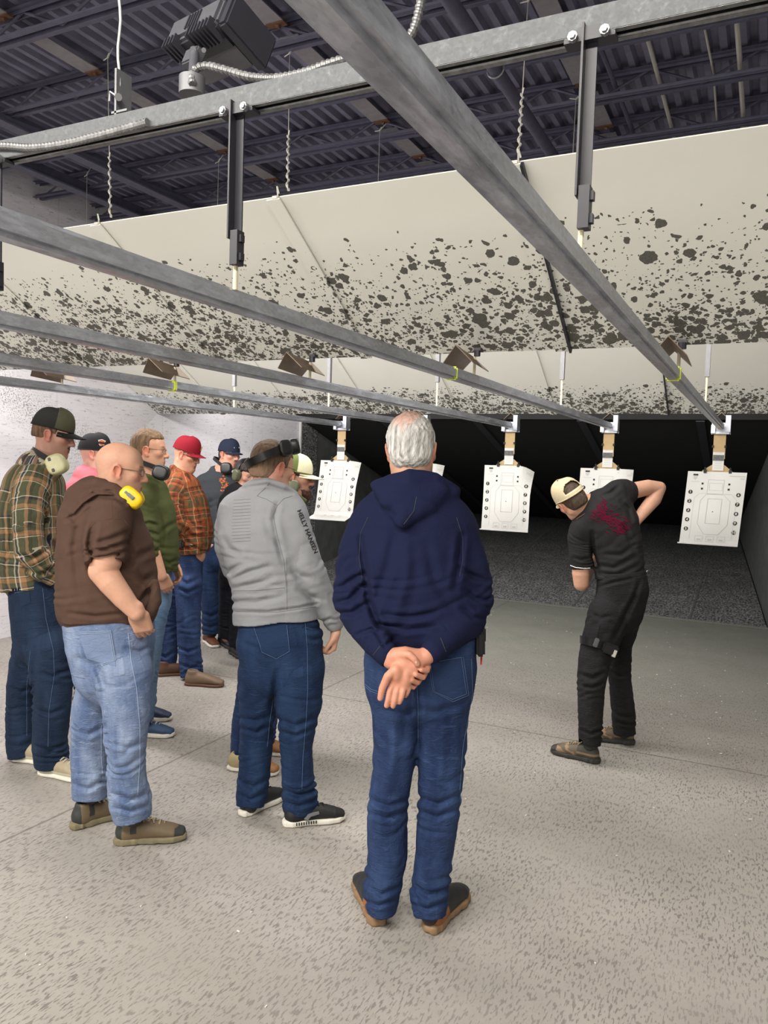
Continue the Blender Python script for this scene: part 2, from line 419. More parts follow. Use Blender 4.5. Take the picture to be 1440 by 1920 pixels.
def m_baffle():
    k = NT('chipped_baffle_paint', .5, 0, .4); v = k.vec('Object')
    sep = k.n('ShaderNodeSeparateXYZ', Vector=v); z = sep.outputs[2]
    nz = k.n('ShaderNodeTexNoise', Vector=v, Scale=34., Detail=3.)
    wv = k.n('ShaderNodeVectorMath', operation='SCALE'); sc = k.n('ShaderNodeVectorMath', operation='SUBTRACT'); k.t.links.new(nz.outputs['Color'], sc.inputs[0]); sc.inputs[1].default_value = (.5, .5, .5)
    k.t.links.new(sc.outputs[0], wv.inputs[0]); wv.inputs['Scale'].default_value = .030
    ad = k.n('ShaderNodeVectorMath', operation='ADD'); k.t.links.new(v, ad.inputs[0]); k.t.links.new(wv.outputs[0], ad.inputs[1]); pw = ad.outputs[0]
    zf = k.ramp(sep.outputs[1], (4., 5., 2.455, 2.30)); dn_ = k.math('DIVIDE', k.math('SUBTRACT', zf, z), k.math('SUBTRACT', zf, 2.09), clamp=True); dens = k.math('POWER', dn_, 1.15)
    dens = k.math('MULTIPLY', dens, k.ramp(sep.outputs[1], (4., 5., 1.0, 1.5)))
    left = k.ramp(sep.outputs[0], (-1.4, -3.4, 1, 1.7)); dens = k.math('MULTIPLY', dens, left)
    cl = k.ramp(k.noise(v, 5.5, 3, .6), (.36, .60, .35, 1.35)); dens = k.math('MULTIPLY', dens, cl)
    tot = None; halo = None
    for scale, rmax, wgt in ((15., .50, .55), (26., .56, .95), (46., .56, 1.0), (85., .5, .8)):
        vo = k.n('ShaderNodeTexVoronoi', Vector=pw, Scale=scale); rnd = k.n('ShaderNodeSeparateColor', Color=vo.outputs['Color'])
        rad = k.math('MULTIPLY', k.math('ADD', k.math('MULTIPLY', rnd.outputs[1], .7), .3), rmax)
        on = k.math('LESS_THAN', rnd.outputs[0], k.math('MULTIPLY', dens, wgt))
        c = k.math('MULTIPLY', on, k.math('LESS_THAN', vo.outputs['Distance'], rad))
        hh = k.math('MULTIPLY', on, k.math('LESS_THAN', vo.outputs['Distance'], k.math('ADD', rad, .10)))
        tot = c if tot is None else k.math('MAXIMUM', tot, c); halo = hh if halo is None else k.math('MAXIMUM', halo, hh)
    paint = k.mix(k.noise(v, 2.5, 4, .6), (.72, .715, .65), (.79, .785, .72))
    smear = k.ramp(k.noise(k.vec('Object', (6, 3, 3)), 1.3, 4, .6), (.48, .72, 0, .5)); sm = k.math('MULTIPLY', smear, k.ramp(z, (2.3, 2.1, 0, 1)))
    paint = k.mix(sm, paint, (.46, .49, .55))
    paint = k.mix(k.math('MULTIPLY', halo, .22), paint, (.80, .80, .76))
    metal = k.mix(k.noise(v, 160, 3), (.045, .045, .038), (.16, .155, .135))
    k.col(k.mix(tot, paint, metal)); k.bump(k.math('SUBTRACT', k.math('MULTIPLY', k.noise(v, 9, 2), .25), tot), .5, .004)
m_baffle()
def m_rubber():
    k = NT('granulated_rubber', .85, 0, .25); v = k.vec('Object')
    n = k.noise(k.vec('Object', (1, .5, 1)), 55, 4, .75); n2 = k.noise(v, 3, 3)
    sep = k.n('ShaderNodeSeparateXYZ', Vector=v); foot_light = k.math('MULTIPLY', k.ramp(sep.outputs[1], (9.0, 12.5, 1, .35)), k.ramp(n2, (.3, .7, .7, 1.1)))  # lamplight on the ramp foot painted in, fading downrange
    c = k.mix(k.ramp(n, (.40, .66, 0, 1)), (.02, .02, .021), (.40, .40, .40)); c = k.mix(foot_light, (.035, .035, .038), c)
    w = k.math('MULTIPLY', k.math('SUBTRACT', k.noise(v, 4, 3), .5), .12)
    for at in (10.05, 11.4):
        a = k.ramp(k.math('ABSOLUTE', k.math('ADD', k.math('SUBTRACT', sep.outputs[1], at), w)), (.004, .02, .5, 0)); c = k.mix(k.math('MULTIPLY', a, k.ramp(n, (.4, .6, 0, 1))), c, (.35, .35, .34))
    k.col(c); k.bump(n, .8, .03)
m_rubber()
def m_galv(name, c0, c1, rough=.38):
    k = NT(name, rough, .75, .5); v = k.vec('Object')
    vo = k.n('ShaderNodeTexVoronoi', Vector=k.vec('Object', (1, .5, 1)), Scale=160.); s1 = k.n('ShaderNodeSeparateColor', Color=vo.outputs['Color'])
    n = k.noise(k.vec('Object', (3, .6, 3)), 14, 4, .7)
    c = k.mix(s1.outputs[0], c0, tuple((a + b) / 2 for a, b in zip(c0, c1))); c = k.mix(k.ramp(n, (.45, .75, 0, .5)), c, tuple(min(1, q * 1.5) for q in c1))
    k.col(c); k.put(k.b.inputs['Roughness'], k.ramp(n, (.3, .7, rough - .06, rough + .22))); k.bump(n, .1, .002)
m_galv('galvanised_steel', (.40, .415, .46), (.58, .60, .66), .34); m_galv('bright_zinc', (.50, .50, .47), (.62, .62, .58), .3); m_galv('channel_zinc', (.11, .115, .12), (.17, .175, .18), .62); m_galv('conduit_zinc', (.19, .19, .19), (.29, .29, .29), .45)
simple('painted_deck', (.18, .175, .245), .75, 0, .35, 12)  # purple lens haze is put into the deck colour
simple('painted_joist', (.088, .086, .130), .6, 0, .35, 20)  # the same lens haze lifts and tints this paint
simple('black_paint', (.018, .017, .024), .45, 0, .3, 60)
simple('black_rubber', (.008, .008, .009), .8, 0, .4, 6)
simple('dark_rubber_panel', (.075, .078, .076), .8, 0, .5, 7)
simple('brown_primer', (.24, .225, .24), .7, 0, .25, 25)
simple('rust', (.13, .062, .032), .85, 0, .6, 40)
simple('cardboard', (.50, .36, .19), .8, 0, .12, 30)
simple('deflector_steel', (.22, .165, .12), .5, .35, .3, 25)
simple('zinc_bolt', (.24, .24, .25), .4, .6, .1)
simple('wood_rod', (.62, .55, .38), .6, 0, .15)
simple('wire_steel', (.50, .485, .43), .5, .0, .2, 200)
simple('grey_casting', (.16, .16, .17), .5, .2, .2)
simple('fixture_body', (.10, .10, .115), .5, .1, .2)
simple('fixture_dark', (.035, .035, .045), .5, .1, .2)
simple('target_paper', (.70, .70, .675), .7, 0, .02, 8)
simple('ink_black', (.02, .02, .02), .7)
simple('ink_grey', (.52, .52, .51), .7)
simple('printed_photo', (.12, .12, .12), .7, 0, .9, 90)
simple('tape_yellow', (.62, .70, .08), .5)
simple('outer_wall', (.30, .30, .30), .8, 0, .1)
simple('dark_trim', (.03, .03, .035), .6)

# ================================================================ the setting
XL, XR, YB = -5.92, 1.7, -6.0
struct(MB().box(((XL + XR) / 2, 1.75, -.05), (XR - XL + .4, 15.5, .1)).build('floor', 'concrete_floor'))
struct(MB().box((XL - .06, 1.65, 2.1), (.12, 15.3, 4.2)).build('wall_left', 'painted_block_wall'))
struct(MB().box((XR + .06, 4.2, 2.1), (.12, 20.4, 4.2)).build('wall_right', 'outer_wall'))
struct(MB().box(((XL + XR) / 2, YB - .06, 2.1), (XR - XL + .24, .12, 4.2)).build('wall_behind', 'outer_wall'))
struct(MB().box(((XL + XR) / 2, 14.5, 2.1), (XR - XL + .24, .12, 4.2)).build('wall_far', 'black_rubber'))
# corrugated roof deck, ribs running downrange
mb = MB(); prof = []; x = XL; z0 = 4.02
while x < XR:
    prof += [(x, z0 + .035), (x + .034, z0 + .035), (x + .05, z0), (x + .084, z0)]; x += .1
mb.grid([[(px_, y_, pz_) for px_, pz_ in prof] for y_ in (YB, 14.4)], 0, -.004)
struct(mb.build('ceiling', 'painted_deck'))
struct(MB().box((XL + .012, 9.95, 0), (.024, .10, .0)).box((XL + .02, 9.30, 1.25), (.03, .035, 2.5)).build('trim_1', 'target_paper'))
# open-web roof joists
YJ = [2.389 + .634 * i for i in range(-4, 9)]
ORD = ['first', 'second', 'third', 'fourth', 'fifth', 'sixth', 'seventh', 'eighth', 'ninth', 'tenth', 'eleventh', 'twelfth', 'thirteenth']
for ji, yj in enumerate(YJ):
    j = empty('roof_joist', (XL, yj, 3.85), 'dark open-web steel roof joist, %s from the shooters, counting towards the bullet trap' % ORD[ji], 'roof joist', 'open-web roof joists under the corrugated deck')
    for zz, nm in ((3.865, 'bottom_chord'), (4.0, 'top_chord')):
        c = MB()
        for s_ in (-1, 1):
            c.box(((XL + XR) / 2, yj + s_ * .022, zz + (.012 if zz < 3.9 else -.002)), (XR - XL, .005, .032)); c.box(((XL + XR) / 2, yj + s_ * .036, zz), (XR - XL, .03, .005))
        c.build(nm, 'painted_joist', j)
    web = MB(); x = XL + .06; up = False; pts = []
    while x < XR: pts.append((x, yj, 4.0 if up else 3.87)); up = not up; x += .30
    for a, b in zip(pts[:-1], pts[1:]): web.tube([a, b], .009, 5)
    web.build('web_rod', 'painted_joist', j)
# primed plates between joists
for xi, xp in enumerate((-3.83, -2.50, -1.13, .2)):
    e = empty('roof_plate', (xp, 2.4, 3.95), 'flat primed steel plate with rusty ends running downrange under the deck, %s' % ('leftmost', 'second from left', 'third from left', 'rightmost')[xi], 'steel plate', 'flat primed plates running downrange under the deck')
    for k_ in range(0, 9):
        ya = YJ[3] + .634 * k_ + .06
        MB().box((xp, ya + .24, 3.953), (.12, .49, .006)).build('plate_segment', 'brown_primer', e)
        MB().box((xp + .01, ya + .50, 3.947), (.11, .045, .008)).tube([(xp + .01, ya + .5, 3.94), (xp + .03, ya + .5, 3.935)], .012, 6).build('rusted_clip', 'rust', e)
o = MB().tube([(-1.41, y_, 3.72) for y_ in (-5, 0, 4, 6, 9.1)], .036, 12).build('sprinkler_pipe', 'painted_joist', smooth=True); tag(o, 'dark painted round sprinkler pipe running downrange under the roof joists', 'pipe')
for q, (px_, py_) in enumerate(((930, 130),)):
    p = onfloor(px_, py_, 3.72)
    mb = MB(); mb.tube([A(-1.41 + .045 * math.sin(a), p[1], 3.72 - .045 * math.cos(a)) for a in np.linspace(-1.8, 1.8, 9)], .006, 5); mb.tube([(-1.41, p[1], 3.765), (-1.41, p[1], 3.86)], .005, 5)
    tag(mb.build('pipe_hanger', 'zinc_bolt'), 'bright clevis hanger looped under the dark sprinkler pipe', 'pipe hanger')
for xb, lb in ((-4.69, 'nearer'), (-5.27, 'farther')):
    o = MB().box((xb, 3.6, 3.80), (.10, 12, .012)).box((xb, 3.6, 3.85), (.008, 12, .1)).build('roof_beam', 'painted_joist'); tag(o, 'dark steel roof beam running downrange near the left wall, the %s of the two' % lb, 'beam', 'roof beams near the left wall')
for xq, ya, yb_, r_, lb in ((-.705, 4.37, 5.75, .012, 'galvanised rod slanting under the roof deck right of the instructor'), (-.27, 4.2, 5.75, .014, 'galvanised conduit under the roof deck near the right edge, ending in a round cap'), (-.43, 4.2, 5.75, .006, 'thin bent steel rod under the roof deck beside the capped conduit'), (-.95, 4.3, 5.75, .014, 'dark pipe under the roof deck above the instructor')):
    mb = MB().tube([(xq, ya, 3.93), ((xq + (.02 if r_ < .01 else 0)), (ya + yb_) / 2, 3.93), (xq, yb_, 3.92)], r_, 8)
    if r_ == .014 and xq > -.5: mb.tube([(xq, yb_, 3.92), (xq, yb_ + .02, 3.92)], .022, 8)
    tag(mb.build('roof_rod', 'wire_steel' if xq > -.8 else 'painted_joist'), lb, 'rod')

# ---------------------------------------------------------------- bullet trap
tr = empty('bullet_trap', (-2.9, 9.2, 0), 'wide black rubber bullet trap with a grey granulated ramp behind the targets', 'bullet trap')
MB().add([(XL, 9.22, .002), (.08, 9.22, .002), (-.45, 14.3, .80), (XL, 14.3, .80), (XL, 9.22, -.05), (.08, 9.22, -.05), (-.45, 14.3, .7), (XL, 14.3, .7)], [(0, 1, 2, 3), (4, 7, 6, 5), (0, 4, 5, 1), (1, 5, 6, 2), (2, 6, 7, 3), (3, 7, 4, 0)]).build('rubber_ramp', 'granulated_rubber', tr)
mb = MB()
XA, XB = XL + .02, XR - .02
mb.add([(XA, 9.2, 2.24), (XB, 9.2, 2.24), (XB, 14.2, .73), (XA, 14.2, .73), (XA, 9.2, 2.26), (XB, 9.2, 2.26), (XB, 14.2, .75), (XA, 14.2, .75)], [(0, 1, 2, 3), (4, 7, 6, 5), (0, 4, 5, 1), (1, 5, 6, 2), (2, 6, 7, 3), (3, 7, 4, 0)])
mb.build('top_plate', 'black_rubber', tr)
MB().box(((XL + XR) / 2, 9.19, 3.1), (XR - XL - .04, .03, 1.75)).build('front_fascia', 'black_rubber', tr)
for xs in (-4.6, -3.3, -2.0, -.7):
    d_ = nrm(A(0, 5, -1.51)); a = A(xs, 9.22, 2.215); MB().beam(a, a + d_ * 5.1, .09, .02).build('seam_strip', 'fixture_dark', tr)
    a = A(xs, 9.25, .006); d_ = nrm(A(0, 5.08, .798)); MB().beam(a, a + d_ * 5.0, .022, .010).build('ramp_seam', 'dark_rubber_panel', tr)
MB().add([(.10, 9.2, 0), (-.43, 14.3, 0), (-.43, 14.3, 2.6), (.10, 9.2, 2.6), (.16, 9.2, 0), (-.37, 14.3, 0), (-.37, 14.3, 2.6), (.16, 9.2, 2.6)], [(0, 1, 2, 3), (4, 7, 6, 5), (0, 4, 5, 1), (1, 5, 6, 2), (2, 6, 7, 3), (3, 7, 4, 0)]).build('side_plate', 'dark_rubber_panel', tr)
MB().box((XL + .02, 9.52, 1.15), (.03, .42, 2.3)).build('side_strip', 'granulated_rubber', tr)
MB().box((XL + .015, 12.0, 1.3), (.02, 4.5, 2.6)).build('side_plate', 'dark_rubber_panel', tr)
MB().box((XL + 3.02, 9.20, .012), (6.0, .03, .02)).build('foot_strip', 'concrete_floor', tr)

# ---------------------------------------------------------------- ceiling baffles
def baffle(y0, z0, y1, z1, label, nm='ceiling_baffle'):
    b = empty(nm, (XL, y1, z1), label, 'baffle'); d = nrm(A(0, y1 - y0, z1 - z0)); n = np.cross(A(1, 0, 0), d)   # n points up
    if n[2] < 0: n = -n
    xs = [XL + .002, -5.02, -4.17, -3.32, -2.47, -1.61, -.735, .14, 1.0, XR - .002]; L = math.hypot(y1 - y0, z1 - z0)
    for a, c in zip(xs[:-1], xs[1:]):
        cen = A((a + c) / 2, (y0 + y1) / 2, (z0 + z1) / 2); MB().box(cen + n * .006, (c - a - .004, L, .005), np.array([A(1, 0, 0), d, np.cross(A(1, 0, 0), d)]).T).build('panel', 'chipped_baffle_paint', b)
    for i, a in enumerate(xs[1:-1]):
        cen = A(a - .02, (y0 + y1) / 2, (z0 + z1) / 2) - n * .004
        MB().box(cen, (.055, L, .006), np.array([A(1, 0, 0), d, np.cross(A(1, 0, 0), d)]).T).build('batten', 'chipped_baffle_paint', b)
        if a == -.735: MB().box(cen + A(.032, 0, 0) - n * .004, (.009, L, .018), np.array([A(1, 0, 0), d, np.cross(A(1, 0, 0), d)]).T).build('seam_angle', 'black_paint', b)
        if y0 < 4: MB().box((a - .012, y0 + .002, z0 + .002), (.02, .015, .01)).tube([(a, y0, z0), (a + .003, y0 - .012, z0 + .035), (a + .01, y0 - .01, z0 + .01)], .003, 5).build('hanging_eye', 'wire_steel', b)
    return b
baffle(2.35, 2.545, 3.10, 2.09, 'front row of sloping cream steel baffle panels with chipped bullet scars')
baffle(5.70, 2.545, 6.47, 2.087, 'rear sloping cream steel baffle in front of the black bullet trap, heavily peppered')
# suspension wires
def wire(a, b, name, twist=.0, hook=True, label=''):
    mb = MB(); a = np.asarray(a, float); b = np.asarray(b, float); mb.tube([a, (a + b) / 2, b], .0022, 5)
    if twist > 0:
        n = 46; L = np.linalg.norm(b - a); pts = []
        for i in range(n + 1):
            t = twist * i / n; pts.append(a + (b - a) * t + A(math.cos(i * .9), math.sin(i * .9), 0) * .0055)
        mb.tube(pts, .003, 5)
        q = a + (b - a) * twist; mb.tube([q, q + A(.004, 0, .02)], .003, 5)
    if hook:
        d = nrm(b - a); s = nrm(np.cross(d, A(0, 1, 0))); mb.tube([b, b + s * .04 + d * .05], .0028, 5); mb.tube([b, b - s * .05 + d * .04], .0028, 5); mb.tube([b, b - s * .015 + d * .03], .006, 5)
    return tag(mb.build(name, 'wire_steel', smooth=True), label, 'wire', 'baffle suspension wires')
for i, (xw, hp) in enumerate(((-2.41, (202, 108)), (-1.57, (543, 100)), (-.735, (990, 2)))):
    wire((xw, 2.35, 2.565), onfloor(hp[0], hp[1], 3.85), 'suspension_wire', .30, True, ('twisted wire holding the front baffle, leftmost twisted one', 'twisted wire holding the front baffle, above the grey jacketed man', 'twisted wire holding the front baffle, above the bending instructor')[i])
for i, (xw, hp) in enumerate(((-3.344, (163, 328)), (-2.48, (410, 303)), (-1.60, (712, 245)), (-.76, (1080, 186)))):
    wire((xw, 3.1, 2.10), onfloor(hp[0], hp[1], 3.85), 'suspension_wire', 0, True, ('thin straight wire behind the front baffle at the far left', 'thin straight wire behind the front baffle beside the black post', 'thin straight wire behind the front baffle near the middle', 'thin straight wire behind the front baffle beside the right black post')[i])
p0 = onY(222, 182, 1.45)
mb = MB(); pts = [p0 + A(.004 * math.sin(i * 1.3), 0, i * .03) for i in range(46)]; mb.tube(pts, .0035, 5)
tag(mb.build('suspension_wire', 'wire_steel', smooth=True), 'kinked wire holding up the near strut channel', 'wire', 'baffle suspension wires')

# ---------------------------------------------------------------- strut channel, rails
ZR = 1.975; RX = [-.327, -1.118, -1.909, -2.70, -3.49]
ch = empty('strut_channel', (XL, 1.46, 2.41), 'galvanised strut channel crossing the range above the near rails', 'strut channel')
mb = MB(); L = XR - XL; cx = (XL + XR) / 2
mb.box((cx, 1.438, 2.413), (L, .003, .046)).box((cx, 1.482, 2.413), (L, .003, .046)).box((cx, 1.46, 2.434), (L, .042, .003)); mb.build('channel_web', 'channel_zinc', ch)
MB().box((cx, 1.4435, 2.391), (L, .012, .004)).box((cx, 1.4765, 2.391), (L, .012, .004)).tube([(XL, 1.449, 2.393), (XR, 1.449, 2.393)], .003, 5).tube([(XL, 1.471, 2.393), (XR, 1.471, 2.393)], .003, 5).build('channel_lip', 'conduit_zinc', ch)
MB().box((-1.462, 1.462, 2.49), (.006, .05, .11)).box((-1.45, 1.462, 2.442), (.05, .05, .005)).build('bracket', 'grey_casting', ch)
MB().tube([onY(222, 182, 1.43), onY(222, 182, 1.44)], .009, 8).tube([onY(222, 182, 1.44), onY(207, 172, 1.44), onY(206, 190, 1.44)], .003, 5).build('bracket_bolt', 'zinc_bolt', ch)
lbs = ['rightmost galvanised target rail, passing over the camera to the far right target', 'second galvanised target rail from the right, running to the target behind the instructor', 'middle galvanised target rail of the five', 'fourth galvanised target rail from the right, ending behind the white-haired head', 'leftmost and farthest galvanised target rail along the bright wall']
for i, x in enumerate(RX):
    mb = MB().beam((x, -2.2, ZR), (x, 6.17, ZR), .046, .046, bev=.009); r = mb.build('target_rail', 'galvanised_steel', smooth=True)
    tag(r, lbs[i], 'rail', 'overhead target rails')
LANE = ['in the far right lane', 'in the lane of the bending instructor', 'in the middle lane', 'in the lane behind the white-haired man', 'in the far left lane']
for i, x in enumerate(RX[:4]):
    e = empty('hanger_post', (x, 1.46, ZR), 'black hanger post dropping from the strut channel, ' + LANE[i], 'post', 'black hanger posts under the strut channel')
    xo = x + (.0 if i == 0 else .02)
    MB().box((xo - .010, 1.435, 2.255), (.004, .024, .30)).box((xo, 1.447, 2.255), (.024, .004, .30)).build('angle_post', 'black_paint', e)
    if True:
        pl = MB(); pl.prism([(xo - .045, 1.43, 2.383), (xo - .018, 1.43, 2.40), (xo + .018, 1.43, 2.40), (xo + .045, 1.43, 2.383), (xo + .045, 1.43, 2.376), (xo - .045, 1.43, 2.376)], A(0, 0, 0), A(0, .03, 0)); pl.build('top_plate', 'black_paint', e)
        for s_ in (-1, 1): MB().tube([(xo + s_ * .028, 1.42, 2.383), (xo + s_ * .028, 1.43, 2.383)], .009, 8).tube([(xo + s_ * .028, 1.416, 2.383), (xo + s_ * .028, 1.42, 2.383)], .006, 6).build('bolt', 'zinc_bolt', e)
        MB().box((xo + .004, 1.44, 2.085), (.020, .026, .075)).box((xo + .016, 1.44, 2.105), (.008, .014, .016)).box((xo + .016, 1.44, 2.065), (.008, .014, .016)).build('clamp', 'black_paint', e)
        MB().tube([(xo - .002, 1.445, ZR + .02), (xo - .002, 1.445, 2.06)], .0055, 8).build('threaded_rod', 'wood_rod', e)
for i, x in enumerate(RX):
    e = empty('rail_hanger', (x, 4.6, ZR), 'slim hanger behind the front baffle, ' + LANE[i], 'hanger', 'slim rail hangers behind the front baffle')
    MB().box((x, 4.6, 2.48), (.024, .024, .66)).build('upper_post', 'grey_casting', e)
    MB().tube([(x, 4.6, ZR + .02), (x, 4.6, 2.16)], .006, 8).build('lower_rod', 'wood_rod', e)
    # deflector at the baffle foot
    e = empty('deflector_plate', (x, 3.06, 2.06), 'folded tan steel deflector plate, ' + LANE[i], 'deflector', 'folded deflector plates over the rails')
    cx_ = A(x - .012, 3.00, 2.086); w, L = .062, .17
    for s_ in (-1, 1):
        a = cx_; b = cx_ + A(s_ * w, .0, -.054); mb = MB()
        mb.prism([a + A(0, -.105, .006), b + A(0, -.075, -.004), b + A(0, .125, -.018), a + A(0, .115, -.014)], A(0, 0, 0), A(0, 0, .004)); mb.build('folded_wing', 'deflector_steel', e)
    MB().tube([(x + .01, 3.06, ZR + .02), (x + .01, 3.06, 2.07)], .006, 8).build('stem', 'wood_rod', e)
    MB().tube([(x + .02, 3.06, 2.072), (x + .02, 3.06, 2.095)], .014, 8).box((x + .02, 3.07, 2.10), (.03, .03, .012)).build('clamp_nut', 'black_paint', e)
tp = MB().box((RX[0] + .001, 3.0, ZR), (.052, .03, .052), bev=.006).build('tape_wrap', 'tape_yellow'); tag(tp, 'yellow-green tape wrapped on the rightmost rail below its deflector', 'tape')
tp = MB().box((RX[1] + .001, 2.83, ZR), (.050, .014, .052), bev=.006).build('tape_wrap', 'tape_yellow'); tag(tp, 'thin yellow tape on the second rail from the right', 'tape')
tp = MB().box((RX[3] + .001, 3.05, ZR), (.052, .03, .052), bev=.006).build('tape_wrap', 'tape_yellow'); tag(tp, 'yellow-green tape wrapped on the left rail above the olive sweater', 'tape')

# ---------------------------------------------------------------- target carriers and paper targets
def target(i, x, label, bend):
    e = empty('target_carrier', (x, 6.2, ZR), 'grey bracket with cardboard hanger, ' + LANE[i], 'target carrier', 'target carriers at the rail ends')
    y = 6.2; xo = x
    h = MB().box((xo, y + .02, ZR + .02), (.004, .05, .10)); h = MB()
    h.box((xo, y + .03, ZR - .012), (.13, .004, .085)).box((xo + .048, y - .01, ZR + .02), (.034, .07, .12)).box((xo - .05, y - .02, ZR - .02), (.028, .06, .06)).box((xo, y, ZR - .045), (.12, .06, .02), bev=.004)
    h.build('housing', 'galvanised_steel', e)
    for s_ in (-1, 1): MB().prism([A(xo, y - .02, ZR + .105), A(xo + s_ * .058, y - .02, ZR + .050), A(xo + s_ * .062, y - .02, ZR + .045), A(xo, y - .02, ZR + .098)], A(0, 0, 0), A(0, .07, 0)).build('roof_plate', 'deflector_steel', e)
    MB().box((xo - .004, y + .004, ZR - .135), (.082, .008, .20)).build('backer_strip', 'cardboard', e)
    q = MB(); q.prism([A(xo - .112, y + .006, 1.652), A(xo - .045, y + .006, 1.698), A(xo + .035, y + .006, 1.698), A(xo + .098, y + .006, 1.645), A(xo + .098, y + .006, 1.63), A(xo - .112, y + .006, 1.63)], A(0, 0, 0), A(0, .006, 0)); q.build('hanger_board', 'cardboard', e)
    MB().box((xo - .006, y - .001, 1.722), (.076, .002, .135)).build('paper_label', 'target_paper', e)
    MB().box((xo - .006, y - .003, 1.748), (.074, .002, .042)).build('label_picture', 'printed_photo', e)
    lt = MB()
    for zz, ww in ((1.785, .05), (1.719, .055), (1.706, .048), (1.690, .052), (1.674, .045)): lt.box((xo - .006, y - .003, zz), (ww, .001, .003))
    lt.build('label_lines', 'ink_grey', e)
    for s_ in (-1, 1):
        c = MB().box((xo - .006 + s_ * .042, y - .002, 1.83), (.012, .02, .018)); c.build('binder_clip', 'ink_black', e)
    for s_ in (-1, 1):
        c = MB().box((xo - .006 + s_ * .085, y - .008, 1.648), (.020, .02, .024)).tube([(xo - .006 + s_ * .085, y - .008, 1.66), (xo - .006 + s_ * .085, y - .014, 1.675)], .006, 6); c.build('binder_clip', 'ink_black', e)
    # paper
    W_, H_ = .398, .535; cxp, top = xo - .008, 1.645
    def pos(u, v, off=0.):        # u,v in 0..1 from top-left; gentle curl of the loose sheet
        yy = y - .012 - off
        xx = (u - .5) * W_; zz = -v * H_
        b = bend[0] * max(0, u - .72) ** 2 * max(0, .45 - v) * 9 - bend[1] * max(0, v - .93) * 6
        yy += b + .006 * math.sin(5 * u + 3 * v); xx += bend[2] * v; zz += -bend[3] * max(0, u - .75) ** 2 * max(0, .3 - v) * 8
        return A(cxp + xx, yy, top + zz)
    pt = empty('paper_target', (cxp, y - .012, top), label, 'paper target', 'numbered paper targets')
    n = 16
    blk = MB(); gry = MB(); wht = MB()
    def poly(mb, pts, off):
        c = pos(np.mean([p[0] for p in pts]), np.mean([p[1] for p in pts]), off); mb.add([pos(a, b, off) for a, b in pts], [tuple(range(len(pts)))])
    def line(mb, pts, w=.0035, off=.002, closed=True):
        m = len(pts)
        for a in range(m if closed else m - 1):
            (u0, v0), (u1, v1) = pts[a], pts[(a + 1) % m]; k_ = 6
            for s in range(k_):
                p0 = (u0 + (u1 - u0) * s / k_, v0 + (v1 - v0) * s / k_); p1 = (u0 + (u1 - u0) * (s + 1) / k_, v0 + (v1 - v0) * (s + 1) / k_)
                dx, dy = (p1[0] - p0[0]) * W_, (p1[1] - p0[1]) * H_; l = math.hypot(dx, dy) + 1e-9; nx, ny = -dy / l * w / 2 / W_, dx / l * w / 2 / H_
                mb.add([pos(p0[0] + nx, p0[1] + ny, off), pos(p1[0] + nx, p1[1] + ny, off), pos(p1[0] - nx, p1[1] - ny, off), pos(p0[0] - nx, p0[1] - ny, off)], [(0, 1, 2, 3)])
    for side in (0, 1):
        for r in range(5):
            u0 = .085 + .022 * 0 if side == 0 else .905; v0 = .285 + r * .128 + (.0 if side == 0 else .02)
            poly(blk, [(u0 + .038 * math.cos(a), v0 + .0285 * math.sin(a)) for a in np.linspace(0, 6.283, 17)[:-1]], .002)
            tv, tf = text_shape(str(r + 1 + 5 * side), .026, .0006)
            wht.add([pos(u0 + p[0] / W_, v0 - p[1] / H_, .0035) for p in tv], tf)
    for u0 in (.275, .73):
        for v0 in (.165, .235): poly(blk, [(u0 - .017, v0 - .013), (u0 + .017, v0 - .013), (u0 + .017, v0 + .013), (u0 - .017, v0 + .013)], .002)
    # small crest and credit line at the top corners
    for q_ in range(3): poly(blk, [(.10 + q_ * .028, .035), (.125 + q_ * .028, .033), (.127 + q_ * .028, .058), (.098 + q_ * .028, .056)], .002)
    poly(gry, [(.10, .066), (.175, .066), (.165, .095), (.138, .115), (.11, .095)], .002); poly(gry, [(.07, .135), (.22, .135), (.22, .14), (.07, .14)], .002)
    for a, b, v0 in ((.72, .985, .048), (.90, .98, .075), (.90, .98, .09)): poly(gry, [(a, v0), (b, v0), (b, v0 + .012 if v0 < .05 else v0 + .006), (a, v0 + .012 if v0 < .05 else v0 + .006)], .002)
    poly(blk, [(.50, .540), (.515, .540), (.515, .553), (.50, .553)], .002)
    line(gry, [(.37, .11), (.64, .11), (.64, .30), (.37, .30)]); line(gry, [(.40, .155), (.62, .155), (.62, .255), (.40, .255)], .0025)
    line(gry, [(.40, .37), (.64, .37), (.64, .71), (.40, .71)], .004)
    line(gry, [(.36, .31), (.66, .31), (.78, .40), (.78, .72), (.64, .86), (.40, .86), (.27, .72), (.27, .40)], .003)
    line(gry, [(.16, .93), (.16, .36), (.25, .30), (.78, .30), (.88, .37), (.88, .92)], .002, closed=False)
    for u0 in (.26, .45, .64): line(gry, [(u0, .885), (u0 + .13, .885), (u0 + .13, .96), (u0, .96)], .002); poly(gry, [(u0 + .03, .925), (u0 + .10, .925), (u0 + .10, .945), (u0 + .03, .945)], .002)
    g = MB(); g.grid([[pos(u / n, v / n) for u in range(n + 1)] for v in range(n + 1)], 0, -.0012)
    for mb_, mi_ in ((gry, 2), (blk, 1), (wht, 0)): g.add(mb_.v, mb_.f, mi_)
    g.build('sheet', ['target_paper', 'ink_black', 'ink_grey'], pt, fix=False)
    r_ = MB(); r_.tube([pos(0, 1, .0) + A(-.012, 0, 0), pos(.3, 1), pos(.7, 1), pos(1, 1)], .005, 8); r_.build('rolled_edge', 'target_paper', pt, smooth=True)
target(0, RX[0], 'flat white numbered paper target at the far right', (.0, .02, -.035, .0))
